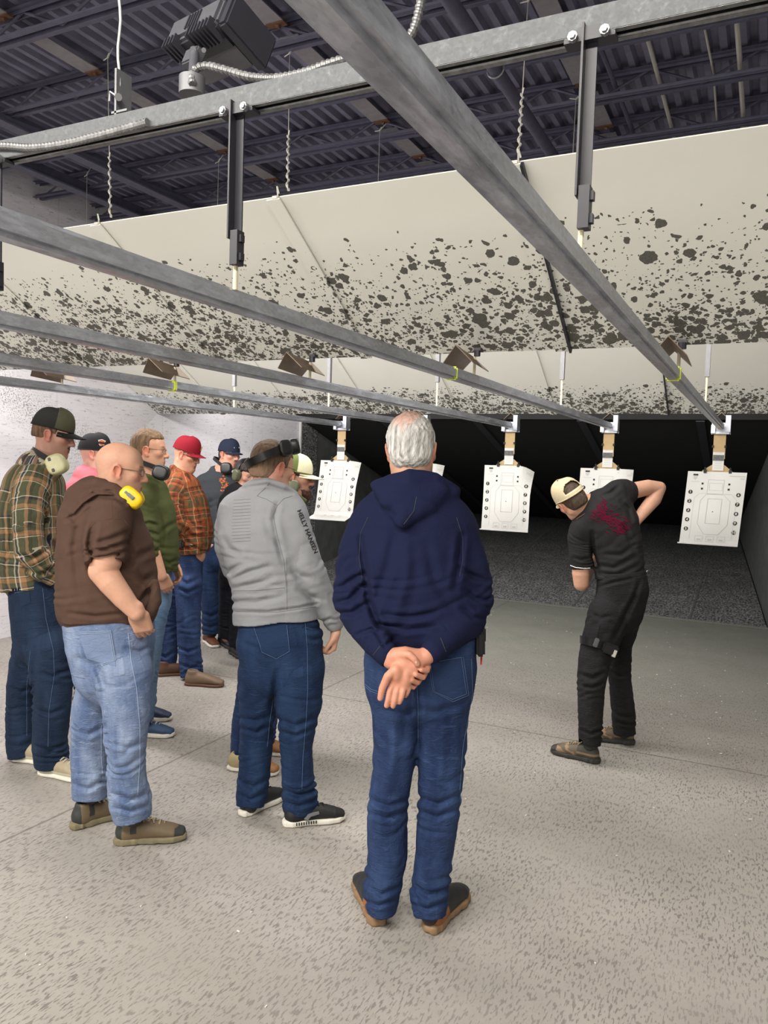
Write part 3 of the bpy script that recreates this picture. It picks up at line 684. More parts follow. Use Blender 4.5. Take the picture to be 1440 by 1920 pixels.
target(1, RX[1], 'white numbered paper target half hidden behind the bending instructor', (.1, .0, -.02, .02))
target(2, RX[2], 'white numbered paper target with a curled upper corner, in the middle lane', (.30, .0, -.01, .30))
target(3, RX[3], 'white paper target almost wholly hidden behind the white-haired man', (.3, .0, -.02, .1))
target(4, RX[4], 'leftmost white paper target, with a curled bottom edge', (.15, .30, -.06, .08))

# ---------------------------------------------------------------- floodlight and conduit
fl = empty('floodlight', (-1.33, 1.5, 2.44), 'dark finned floodlight on a short stem above the strut channel', 'floodlight')
yw = math.radians(-12); ti = math.radians(-22)
Rf = np.array((Matrix.Rotation(yw, 3, 'Z') @ Matrix.Rotation(ti, 3, 'X')))
fc = A(-1.345, 1.66, 2.685)
MB().box(fc, (.20, .15, .075), Rf, bev=.008).build('housing', 'fixture_body', fl, smooth=True)
MB().box(fc + Rf @ A(.118, .01, 0), (.03, .15, .10), Rf, bev=.006).build('end_plate', 'fixture_dark', fl)
mb = MB()
for q in range(14):
    if abs(q - 5) < 2: continue
    mb.box(fc + Rf @ A(-.088 + q * .0135, -.055, -.045), (.005, .055, .03), Rf)
mb.box(fc + Rf @ A(0, -.03, -.040), (.19, .06, .012), Rf); mb.build('cooling_fins', 'fixture_dark', fl)
mb = MB()
for q in range(5): mb.box(fc + Rf @ A(-.02 + q * .011, -.077, 0), (.004, .004, .045), Rf)
mb.build('vent_slot', 'fixture_dark', fl)
MB().box(onY(363, 110, 1.585), (.05, .03, .045), Rf, bev=.004).build('mounting_plate', 'fixture_body', fl)
MB().tube([onY(365, 95, 1.58), onY(362, 140, 1.52)], .0115, 12).build('stem', 'fixture_body', fl, smooth=True)
jb = onY(360, 160, 1.475); MB().tube([jb - A(0, 0, .022), jb + A(0, 0, .018), jb + A(0, 0, .021)], [.030, .030, .024], 20).build('junction_box', 'grey_casting', fl, smooth=True)
MB().tube([onY(362, 93, 1.57), onY(362, 93, 1.56)], .008, 8).tube([onY(382, 94, 1.57), onY(382, 94, 1.56)], .006, 8).build('bolt', 'zinc_bolt', fl)
def conduit(pix, ys, label):
    pts = [onY(px_, py_, y_) for (px_, py_), y_ in zip(pix, ys)]; out = []
    for i in range(len(pts) - 1):     # Catmull-Rom
        p0, p1, p2, p3 = pts[max(i - 1, 0)], pts[i], pts[i + 1], pts[min(i + 2, len(pts) - 1)]
        n = max(2, int(np.linalg.norm(p2 - p1) / .0030))
        for k_ in range(n):
            t = k_ / n; out.append(.5 * ((2 * p1) + (-p0 + p2) * t + (2 * p0 - 5 * p1 + 4 * p2 - p3) * t * t + (-p0 + 3 * p1 - 3 * p2 + p3) * t ** 3))
    o = MB().tube(out, [.0100 if (i // 2) % 2 else .0082 for i in range(len(out))], 10).build('flexible_conduit', 'conduit_zinc', smooth=False); tag(o, label, 'conduit', 'armoured flexible conduits')
conduit([(361, 158), (360, 142), (370, 128), (392, 124), (425, 132), (470, 144), (520, 146), (570, 136), (615, 120), (665, 105), (720, 95), (752, 82), (772, 62), (783, 30), (790, -5), (795, -60), (798, -160)], [1.45, 1.46, 1.47, 1.48, 1.485, 1.49, 1.49, 1.49, 1.49, 1.49, 1.50, 1.5, 1.5, 1.5, 1.5, 1.5, 1.5], 'flexible metal conduit looping from the floodlight box up to the right')
conduit([(-60, 275), (12, 274), (60, 277), (120, 270), (180, 256), (240, 240), (278, 229)], [1.43] * 7, 'flexible metal conduit strapped under the strut channel at the left')

# ================================================================ clothing and skin materials
def m_vcol(name, rough, bumpS=.15, bscale=400, sss=0., spec=.4):
    k = NT(name, rough, 0, spec); a = k.t.nodes.new('ShaderNodeAttribute'); a.attribute_name = 'Col'
    n = k.noise(k.vec('Object'), 60, 4, .6); k.col(k.mix(k.math('MULTIPLY', n, .22), a.outputs['Color'], (.0, .0, .0)))
    if sss: k.b.inputs['Subsurface Weight'].default_value = sss; k.b.inputs['Subsurface Radius'].default_value = (.6, .25, .15); k.b.inputs['Subsurface Scale'].default_value = .008
    k.bump(k.noise(k.vec('Object', (1, 1, .22 if 'hair' in name else 1)), bscale, 3), bumpS, .004 if 'hair' in name else .001)
m_vcol('skin', .52, .12, 300, .15); m_vcol('hair_strands', .65, 1.0, 380); m_vcol('footwear', .55, .25, 350); m_vcol('cup_shell', .3, .0, 50, 0, .5)
def m_denim(name, c, fade, amt=.5, dark=None):
    k = NT(name, .85, 0, .2); v = k.vec('@fab'); w = k.vec('Object')
    slub = k.noise(k.vec('@fab', (260, 16, 1)), 1, 4, .7); cross = k.noise(k.vec('@fab', (30, 300, 1)), 1, 2, .6)
    big = k.ramp(k.noise(k.vec('@fab', (9, 3.2, 1)), 1, 4, .6), (.36, .68, 0, 1)); crs = k.ramp(k.noise(k.vec('@fab', (14, 55, 1)), 1, 3, .6, .8), (.56, .70, 0, 1))
    b = k.mix(k.math('MULTIPLY', big, amt), c, fade); b = k.mix(k.math('MULTIPLY', crs, amt * .6), b, fade)
    b = k.mix(k.math('MULTIPLY', k.math('ADD', slub, cross), .28), b, tuple(q * .35 for q in c)); k.col(b)
    w2 = k.noise(k.vec('Object', (1, 1, 2.2)), 26, 3, .6, 1.5); k.bump(k.math('ADD', k.math('ADD', k.math('MULTIPLY', crs, .8), k.math('MULTIPLY', w2, 1.4)), k.math('MULTIPLY', slub, .25)), .55, .006)
def m_knit(name, c, var=.15, rough=.9, bs=.4, crease=.6):
    k = NT(name, rough, 0, .15); v = k.vec('Object'); n = k.noise(v, 14, 4, .6); f = k.noise(k.vec('@fab', (300, 120, 1)), 1, 2)
    k.col(k.mix(n, tuple(q * (1 - var) for q in c), tuple(min(1, q * (1 + var)) for q in c)))
    cr = k.noise(k.vec('Object', (1, 1, .8)), 9, 3, .55, 1.2); k.bump(k.math('ADD', k.math('MULTIPLY', cr, crease), k.math('MULTIPLY', f, .08)), bs, .02)
def m_plaid(name, per, us, vs, base, rough=.9):
    k = NT(name, rough, 0, .15); sep = k.n('ShaderNodeSeparateXYZ', Vector=k.vec('@fab')); n0 = k.noise(k.vec('Object'), 9, 3); outs = []
    for ax, st in ((0, us), (1, vs)):
        q = k.math('FRACT', k.math('ADD', k.math('MULTIPLY', k.math('ADD', sep.outputs[ax], k.math('MULTIPLY', n0, .03)), 1 / per), 20.))
        cr = k.t.nodes.new('ShaderNodeValToRGB'); cr.color_ramp.interpolation = 'CONSTANT'; e = cr.color_ramp.elements
        e[0].position = 0; e[0].color = st[0][1] + (1,); e[1].position = st[1][0]; e[1].color = st[1][1] + (1,)
        for p_, c_ in st[2:]: z = e.new(p_); z.color = c_ + (1,)
        k.t.links.new(q, cr.inputs[0]); outs.append(cr.outputs[0])
    c = k.mix(.5, outs[0], outs[1]); tw = k.noise(k.vec('@fab', (350, 350, 1)), 1, 2); c = k.mix(k.math('MULTIPLY', tw, .35), c, base); k.col(c)
    cr = k.noise(k.vec('Object'), 12, 3, .55, 1.2); k.bump(cr, .5, .02)
m_denim('dark_blue_denim', (.010, .025, .070), (.036, .075, .17), .6)
m_denim('mid_blue_denim', (.014, .028, .084), (.055, .100, .23), .75)
m_denim('deep_indigo_denim', (.010, .021, .048), (.035, .065, .13), .5)
m_denim('light_blue_denim', (.115, .170, .315), (.38, .46, .62), .85)
m_denim('faded_blue_denim', (.13, .22, .37), (.26, .37, .52), .5)
m_denim('black_trouser_cloth', (.012, .012, .013), (.030, .030, .033), .5)
m_denim('navy_trouser_cloth', (.006, .007, .012), (.02, .02, .03), .5)
m_knit('navy_fleece', (.009, .012, .039)); m_knit('brown_fleece', (.080, .046, .034)); m_knit('grey_softshell', (.26, .265, .28), .06, .7)
m_knit('olive_knit', (.062, .072, .026)); m_knit('pink_cotton', (.42, .11, .13)); m_knit('charcoal_cotton', (.045, .050, .056)); m_knit('black_cotton', (.018, .018, .019), .25)
m_knit('olive_cotton', (.11, .12, .06)); m_knit('black_jacket', (.012, .012, .013), .2)
CR, OL, TN, NV, BK = (.60, .54, .40), (.070, .074, .042), (.36, .19, .095), (.018, .02, .055), (.03, .03, .022)
m_plaid('olive_plaid', .120, [(0, OL), (.22, CR), (.27, NV), (.37, CR), (.42, TN), (.60, OL), (.78, BK), (.90, TN)], [(0, OL), (.20, CR), (.24, NV), (.32, OL), (.52, TN), (.70, OL), (.74, CR), (.78, OL)], BK)
RU, GR, OR = (.20, .045, .015), (.055, .058, .026), (.33, .085, .028)
m_plaid('orange_plaid', .082, [(0, RU), (.25, GR), (.50, OR), (.56, (.5, .42, .28)), (.59, RU), (.80, (.05, .02, .012))], [(0, OR), (.22, GR), (.48, RU), (.55, (.5, .42, .28)), (.58, RU), (.82, (.05, .02, .012))], (.05, .02, .01))
for n_, c_, r_ in (('black_plastic', (.008, .008, .009), .33), ('yellow_plastic', (.78, .52, .0), .4), ('nail', (.70, .45, .36), .4), ('tan_plastic', (.42, .40, .22), .4), ('olive_plastic', (.10, .11, .06), .4),
                   ('black_twill', (.012, .012, .013), .85), ('charcoal_mesh', (.018, .018, .017), .85), ('olive_twill', (.060, .058, .036), .85), ('red_twill', (.20, .009, .018), .85), ('navy_twill', (.018, .024, .045), .85),
                   ('khaki_twill', (.52, .44, .29), .85), ('green_twill', (.13, .16, .055), .85), ('cream_twill', (.72, .68, .47), .85), ('white_rubber', (.74, .71, .62), .6), ('sole_olive', (.20, .17, .10), .7), ('sole_dark', (.035, .033, .03), .7),
                   ('sole_tan', (.26, .16, .085), .6), ('lace_grey', (.45, .43, .38), .8), ('lace_tan', (.38, .30, .17), .8), ('stitch_pale', (.09, .14, .25), .8), ('stitch_light', (.30, .37, .50), .8), ('stitch_dark', (.05, .055, .06), .8), ('stitch_grey', (.17, .17, .18), .8), ('stitch_tan', (.11, .07, .055), .8),
                   ('frame_metal', (.12, .08, .05), .3), ('red_plastic', (.7, .03, .02), .4), ('print_maroon', (.085, .004, .018), .9), ('print_orange', (.45, .13, .05), .9), ('print_dark', (.02, .02, .022), .8), ('print_white', (.8, .8, .78), .8), ('print_gold', (.8, .55, .18), .8), ('white_cotton', (.75, .75, .73), .9), ('steel_mesh', (.35, .35, .36), .5), ('leather_brown', (.10, .045, .022), .55)):
    simple(n_, c_, r_, 0, .12, 80, spec=.15 if r_ >= .8 else .45, src='Object')
k = NT('lens_glass', .05, 0, .5); k.b.inputs['Base Color'].default_value = (.9, .92, .95, 1); k.b.inputs['Transmission Weight'].default_value = .9; k.b.inputs['Alpha'].default_value = .35

# ================================================================ figure building
class Fig:
    def __init__(s, D, label, foot, cat='person'):
        s.D = D; s.k = D / FPX; s.e = empty('person', onfloor(*foot), label, cat); s.r = cdir(1, 0, 0); s.u = cdir(0, 1, 0); s.f = cdir(0, 0, 1)
    def p(s, px, py, dd=0.): return P(px, py, s.D + dd)
    def st(s, lst):          # (px, py, halfwidth px, depth m[, dd]) -> points, radii
        return [s.p(q[0], q[1], q[4] if len(q) > 4 else 0.) for q in lst], [(q[2] * s.k, q[3]) for q in lst]
    def field(s, pts, pad, h):
        a = np.array(pts); return Field(a.min(0) - pad, a.max(0) + pad, h)

class Head:
    def __init__(s, c, fwd, up=(0, 0, 1), sc=.96):
        f = nrm(fwd); r = nrm(np.cross(f, nrm(up))); u = np.cross(r, f); s.R = np.array([r, f, u]).T; s.c = np.asarray(c, float); s.s = sc
    def L(s, x, y, z): return s.c + s.s * (s.R @ A(x, y, z))
    def inv(s, v): return ((v - s.c) @ s.R) / s.s
    def ell(s, F, c, r, k=.012, op='+', R=None): F.ell(s.L(*c), A(*r) * s.s, s.R if R is None else s.R @ R, k, op, .012)
    def tub(s, F, pts, r, k=.01, op='+'): F.tube([s.L(*q) for q in pts], [(a * s.s, a * s.s) if not hasattr(a, '__len__') else (a[0] * s.s, a[1] * s.s) for a in r], s.R[:, 0], k, op, keep=False, m=.015)
def rotx(a): c, s_ = math.cos(a), math.sin(a); return np.array([[1, 0, 0], [0, c, -s_], [0, s_, c]])
def rotz(a): c, s_ = math.cos(a), math.sin(a); return np.array([[c, -s_, 0], [s_, c, 0], [0, 0, 1]])

def add_head(F, H, neck=None, nr=.058, jaw=1., fat=0.):
    e = lambda c, r, k=.012, op='+', R=None: H.ell(F, c, r, k, op, R)
    e((0, -.014, .040), (.075, .096, .087)); e((0, .042, .038), (.063, .046, .060), .03)
    e((0, .035, -.030), (.060 + fat * .5, .056, .072), .03)
    H.tub(F, [(-.056 - fat, .002, -.035), (-.046 - fat, .02, -.075), (-.018, .070, -.100 * jaw), (.018, .070, -.100 * jaw), (.046 + fat, .02, -.075), (.056 + fat, .002, -.035)], [.016, .019, .018, .018, .019, .016], .03)
    e((0, .066, -.098 * jaw), (.027, .022, .019), .02); e((0, .068, -.058), (.034, .024, .026), .02)
    for q in (-1, 1): e((q * .043, .060, -.014), (.022, .022, .020), .02)
    H.tub(F, [(-.040, .074, .027), (-.018, .084, .026), (0, .085, .022), (.018, .084, .026), (.040, .074, .027)], [.010] * 5, .014)
    for q in (-1, 1): e((q * .031, .098, .006), (.018, .017, .011), .012, '-')
    for q in (-1, 1): e((q * .031, .073, .006), (.0135, .0135, .0125), .003)
    for q in (-1, 1): H.tub(F, [(q * .017, .083, .010), (q * .031, .089, .015), (q * .045, .080, .010)], [.0030] * 3, .004)
    H.tub(F, [(0, .084, .020), (0, .100, -.005), (0, .110, -.026)], [.0085, .0095, .0115], .012); e((0, .107, -.031), (.013, .012, .010), .008)
    for q in (-1, 1): e((q * .013, .096, -.032), (.008, .011, .008), .007); e((q * .007, .104, -.041), (.0045, .006, .004), .003, '-')
    e((0, .088, -.062), (.024, .011, .006), .006); e((0, .086, -.073), (.020, .011, .007), .006); H.tub(F, [(-.024, .089, -.0665), (0, .099, -.066), (.024, .089, -.0665)], [.0022] * 3, .003, '-')
    e((0, .092, -.083), (.018, .007, .004), .006, '-')
    for q in (-1, 1):
        Re = rotz(q * -.30) @ rotx(-.15)
        e((q * .079, -.006, .000), (.009, .020, .032), .006, '+', Re); e((q * .087, -.002, .003), (.006, .012, .021), .003, '-', Re); e((q * .080, .004, -.026), (.007, .010, .010), .006)
        H.tub(F, [(q * .084, .010, .016), (q * .087, -.002, .028), (q * .089, -.017, .024), (q * .088, -.023, .005), (q * .083, -.014, -.018)], [.0038] * 5, .003)
    if neck is not None:
        a = H.L(0, -.022, -.03); b = H.L(0, .015, -.065)
        F.tube([a, neck], [(nr, nr), (nr + .006, nr + .004)], H.R[:, 0], .03, keep=False); F.tube([b, neck + (H.R[:, 1] * .02)], [(nr * .8, nr * .8), (nr * .95, nr * .95)], H.R[:, 0], .04, keep=False)
        for q in (-1, 1): F.tube([H.L(q * .058, -.02, -.05), neck + H.R[:, 1] * .045 - (0, 0, .02)], [(.013, .013), (.012, .012)], H.R[:, 0], .02, keep=False)

def skin_cols(v, H, tone, beard=None, stub=0., extra=()):
    c = np.tile(np.array(tone, float), (len(v), 1)); q = H.inv(v)
    def blob(ctr, r, col, w=1., sharp=1.5, sym=True):
        nonlocal c
        for sg in ((-1, 1) if sym else (1,)):
            d = np.sqrt((((q - np.array([ctr[0] * sg, ctr[1], ctr[2]])) / np.array(r)) ** 2).sum(1)); m = np.clip((1 - d) * sharp, 0, 1)[:, None] * w; c = c * (1 - m) + np.array(col) * m
    t = np.array(tone); red = t * (1.08, .62, .58)
    blob((.083, -.006, 0), (.03, .035, .045), red, .75); blob((.045, .07, -.02), (.03, .03, .028), red, .45); blob((0, .112, -.028), (.022, .025, .022), red, .5, 1.5, False)
    blob((0, .035, -.075), (.085, .09, .045), t * (.72, .66, .66), stub, 1.5, False)
    blob((0, .098, -.067), (.027, .016, .0125), t * (.80, .38, .35), .85, 3, False); blob((0, .10, -.0668), (.024, .02, .0022), t * .3, .8, 3, False)
    blob((.031, .080, .006), (.0145, .03, .0075), (.62, .60, .56), .9, 4); blob((.031, .088, .006), (.0058, .02, .0058), (.05, .035, .025), 1, 5)
    blob((.031, .085, .014), (.019, .02, .0040), (.10, .06, .045), .8, 3); blob((.031, .086, .0), (.017, .02, .0035), t * .6, .5, 2)
    blob((.030, .084, .030), (.024, .02, .0060), beard[1] if beard else t * .35, .8, 2.5)
    if beard:
        kind, bc = beard
        if kind in ('full',): 
            blob((0, .055, -.090), (.066, .060, .048), bc, .96, 3, False); blob((.058, .02, -.05), (.022, .04, .045), bc, .9, 2.5); blob((0, .098, -.067), (.018, .016, .007), t * (.8, .45, .42), .9, 3, False)
        if kind in ('full', 'mustache', 'goatee'): blob((0, .098, -.051), (.031, .022, .0105), bc, .95, 3, False)
        if kind == 'goatee': blob((0, .085, -.094), (.024, .03, .022), bc, .85, 2.5, False)
    for ex in extra: blob(*ex)
    c[v[:, 2] < .19] = (.03, .03, .032)
    n = fbm(v, 45, 3)[:, None]; return np.clip(c * (1 + .05 * n), 0, 1)

def hair(fig, H, col, grow=.007, line=.058, nape=-.052, back_only=False, front=.060, side=.004, col_fn=None, rough_amp=.0025, name='hair', puff=0.):
    F = Field(H.c - .16, H.c + .16, .0028); e = lambda c, r, k=.01, op='+', R=None: H.ell(F, c, r, k, op, R)
    e((0, -.015, .041 + puff / 2), (.075 + grow, .096 + grow, .087 + grow + puff)); e((0, .040, .040), (.063 + grow * .7, .046 + grow * .7, .060 + grow + puff), .03)
    e((0, -.05, -.02), (.060 + grow, .060, .055), .03)
    F.boxp(H.L(0, .110 + front - .055, line - .155), A(.12, .075, .155) * H.s, H.R, .02, .012, '-')        # the face
    F.boxp(H.L(0, -.03, nape - .10), A(.12, .13, .10) * H.s, H.R, .02, .012, '-')
    for q in (-1, 1): H.ell(F, (q * .085, .004, -.012), (.03, .026, .034), .01, '-'); F.boxp(H.L(q * .085, .065, side - .06), A(.03, .055, .06) * H.s, H.R, .01, .01, '-')
    if rough_amp:
        F.rough(rough_amp, 120, 2., (1.0, 1.0, .35)); F.rough(rough_amp * .8, 260, 5., (1, 1, .3))
    v, fs = F.mesh()
    if not len(fs): return None
    q = H.inv(v); c = np.tile(np.array(col, float), (len(v), 1)) * (1 + .42 * fbm(v * (1, 1, .25), 260, 2)[:, None])
    if col_fn: c = col_fn(q, c)
    return mesh_obj(name, v, fs, 'hair_strands', fig.e, None, np.clip(c, 0, 1))

def cap(fig, H, crown_mats, brim_mat, tilt=0., z0=.040, back=False, brim_len=.072, curve=.020, emblem=None, open_back=False, down=.12, high=.108):
    """crown_mats: (front panels, back panels); back=True turns the peak to the rear"""
    sg = -1 if back else 1; Rt = rotx(tilt); mb = MB(); n, m = 84, 20; G = []
    L = lambda x, y, z: H.L(*(A(0, 0, z0) + Rt @ A(x, y * sg, z)))
    for j in range(m + 1):
        a = (j / m) * math.pi / 2 * .985; row = []
        for i in range(n + 1):
            t = 2 * math.pi * i / n; ca = math.cos(a) ** .62; x, y = .0862 * math.cos(t) * ca, .1105 * math.sin(t) * ca - .010
            hh = high * (1 + .10 * max(0, math.sin(t))) * math.sin(a) ** .95 - .012 * max(0, -math.sin(t)) * (1 - j / m)
            gap = False
            row.append(L(x * (0.985 if gap else 1), y, hh))
        G.append(row)
    G = np.array(G); g = MB(); r, c = m + 1, n + 1
    for j in range(m):
        for i in range(n):
            t = 2 * math.pi * (i + .5) / n; a = (j + .5) / m * math.pi / 2
            if open_back and abs(i + .5 - .75 * n) < 10.5 and j > 2 and ((i + .5 - .75 * n) / 10.5) ** 2 + ((j - 2) / 8.) ** 2 < 1: continue
            g.add([G[j, i], G[j, i + 1], G[j + 1, i + 1], G[j + 1, i]], [(0, 1, 2, 3)], 0 if math.sin(t) > .30 else 1)
    me_v = g
    bm = bmesh.new(); vs = [bm.verts.new(q) for q in g.v]; 
    for f_, mi in zip(g.f, g.mi): ff = bm.faces.new([vs[q] for q in f_]); ff.material_index = mi
    bmesh.ops.remove_doubles(bm, verts=bm.verts, dist=.0004); bmesh.ops.recalc_face_normals(bm, faces=bm.faces)
    me = bpy.data.meshes.new('cap'); bm.to_mesh(me); bm.free()
    o = link('cap', me, list(crown_mats), fig.e); sm = o.modifiers.new('s', 'SOLIDIFY'); sm.thickness = .003; sm.offset = 0
    MB().tube([L(0, -.010, high + .001), L(0, -.010, high + .006)], [.007, .004], 10).build('cap_button', crown_mats[0], o, True)
    sw = MB().tube([L(.0866 * math.cos(t), .111 * math.sin(t) - .010, .004 - .012 * max(0, -math.sin(t))) for t in np.linspace(0, 2 * math.pi, 41)[:-1]], .0035, 6, closed=True).build('sweatband', crown_mats[1], o, True)
    G = []; nb = 20
    for j in range(7):
        v = j / 6; row = []
        for i in range(nb + 1):
            t = math.radians(90 + (i / nb - .5) * 122); w = math.sin((i / nb) * math.pi) ** .55
            x, y = .083 * math.cos(t), .104 * math.sin(t) - .010; y += brim_len * v * w; x *= 1 + .04 * v
            z = .004 - curve * (x / .075) ** 2 * (.5 + .6 * v) - down * v * brim_len
            row.append(L(x, y, z))
        G.append(row)
    MB().grid(G, 0, .004).build('brim', brim_mat, o, True)
    if emblem: emblem(o, L)
    return o

def glasses(fig, H, mat='frame_metal', lens=True, thick=.0011):
    mb = MB()
    for q in (-1, 1):
        mb.tube([H.L(q * .080, -.012, .012), H.L(q * .079, .01, .016), H.L(q * .070, .060, .012), H.L(q * .056, .095, .010)], thick * 1.2, 6)
        mb.tube([H.L(q * (.033 + .023 * math.cos(a)), .100 - .010 * abs(math.cos(a)) * (1 if math.cos(a) > 0 else 0), .003 + .015 * math.sin(a)) for a in np.linspace(0, 6.283, 19)[:-1]], thick, 5, closed=True)
    mb.tube([H.L(-.011, .101, .008), H.L(0, .106, .011), H.L(.011, .101, .008)], thick, 5)
    o = mb.build('glasses', mat, fig.e, True)
    if lens:
        for q in (-1, 1):
            MB().add([H.L(q * (.033 + .022 * math.cos(a)), .0995 - .009 * max(0, math.cos(a)), .003 + .0145 * math.sin(a)) for a in np.linspace(0, 6.283, 19)[:-1]], [tuple(range(18))]).build('lens', 'lens_glass', o)
    return o

def cup(parent, c, n, upv, rx, rz, th, mat, slots=False, pad='black_plastic'):
    """ear cup: centre c, outward normal n"""
    n = nrm(n); u = nrm(np.asarray(upv) - n * n.dot(upv)); s_ = np.cross(u, n); prof = [(-.55, .92), (-.45, 1.0), (.25, 1.0), (.55, .97), (.76, .91), (.87, .80), (.90, .60), (.91, .30), (.91, 0.02)]
    N = 28; mb = MB(); V = []
    for t_, r_ in prof:
        for i in range(N):
            a = 2 * math.pi * i / N; ca, sa = math.cos(a), math.sin(a); V.append(c + n * th * t_ + s_ * rx * r_ * math.copysign(abs(ca) ** .68, ca) + u * rz * r_ * math.copysign(abs(sa) ** .68, sa))
    f = [(j * N + i, j * N + (i + 1) % N, (j + 1) * N + (i + 1) % N, (j + 1) * N + i) for j in range(len(prof) - 1) for i in range(N)] + [tuple(range(N - 1, -1, -1)), tuple((len(prof) - 1) * N + i for i in range(N))]
    mb.add(V, f); o = mb.build('ear_cup', mat, parent, True)
    MB().tube([c + n * th * -.60 + s_ * rx * .80 * math.cos(a) + u * rz * .80 * math.sin(a) for a in np.linspace(0, 6.283, 25)[:-1]], th * .26, 8, closed=True).build('ear_cushion', pad, parent, True)
    if slots:
        R_ = np.array([s_, u, n]).T
        for q in (-1, 1): MB().box(c + n * th * .86 + u * rz * .56 * q - s_ * rx * .38, (.014, .017, .010), R_, bev=.002).build('cup_clip', 'black_plastic', parent)
    return o
def muffs(fig, cups, band, mat, bmat='black_plastic', rx=.031, rz=.042, th=.024, slots=False, br=.008, bw=.018):
    """cups: [(centre, normal, up)], band: polyline"""
    mb = MB(); n = len(band); 
    mid = sum(band) / n; G = []
    for i, p_ in enumerate(band):
        t = nrm(band[min(i + 1, n - 1)] - band[max(i - 1, 0)]); o_ = nrm(p_ - mid); w = nrm(np.cross(t, o_)); o_ = np.cross(w, t)
        G.append([p_ + w * bw / 2 * a + o_ * .004 * b for a, b in ((-1, -1), (1, -1), (1, 1), (-1, 1), (-1, -1))])
    mb.grid(np.array(G)[:, :, :], 0); mb.add([G[0][i] for i in range(4)], [(0, 1, 2, 3)]); mb.add([G[-1][i] for i in range(4)], [(3, 2, 1, 0)])
    o = mb.build('ear_muffs', bmat, fig.e, True)
    for c, n_, u_ in cups: cup(o, c, n_, u_, rx, rz, th, mat, slots)
    return o
def arc(a, b, mid, n=14):
    a, b, mid = map(np.asarray, (a, b, mid)); return [a * (1 - t) ** 2 + 2 * t * (1 - t) * (2 * mid - (a + b) / 2) + b * t * t for t in np.linspace(0, 1, n)]

def hand(F, w, d, b, side=1, curl=(.35, .45, .55, .6), spread=.06, s=1., thumb=(.55, .75, .1), tc=.3):
    """w wrist, d finger direction, b back-of-hand normal, side=+1: thumb on +cross(d,b)"""
    d = nrm(d); b = nrm(b - d * d.dot(b)); t = np.cross(d, b) * side; R = np.array([t, d, b]).T
    F.tube([w - d * .03 * s, w + d * .02 * s], [(.027 * s, .020 * s), (.030 * s, .018 * s)], t, .012, keep=False)
    F.boxp(w + d * .052 * s, A(.040, .046, .0145) * s, R, .013 * s, .014); F.ell(w + d * .035 * s + t * .022 * s - b * .008 * s, A(.020, .032, .015) * s, R, .012)
    for i, (x, L, r) in enumerate(((.030, .073, .0088), (.0105, .080, .0092), (-.010, .074, .0087), (-.029, .058, .0078))):
        p = w + (d * (.090 - .004 * abs(i - 1)) + t * x) * s; a = 0.; pts = [p - d * .012 * s, p]; dd0 = nrm(d + t * spread * (1.5 - i))
        for seg, fr in enumerate((.42, .32, .26)):
            a += curl[i] * (1.0, 1.15, .8)[seg]; p = p + (dd0 * math.cos(a) - b * math.sin(a)) * L * fr * s; pts.append(p)
        F.tube(pts, [(r * s * q, r * s * q) for q in (1.08, 1.08, .98, .95, .82)], t + b * .01, .0045, keep=False)
    p = w + (d * .018 + t * .028 - b * .004) * s; q1 = nrm(d * thumb[0] + t * thumb[1] - b * thumb[2]); q2 = nrm(q1 + d * tc - t * tc * .8 - b * .15); q3 = nrm(q2 + d * tc - t * tc * .6)
    F.tube([p - q1 * .01 * s, p + q1 * .036 * s, p + (q1 * .036 + q2 * .030) * s, p + (q1 * .036 + q2 * .030 + q3 * .024) * s], [(.016 * s,) * 2, (.0125 * s,) * 2, (.0108 * s,) * 2, (.0088 * s,) * 2], b, .012, keep=False)

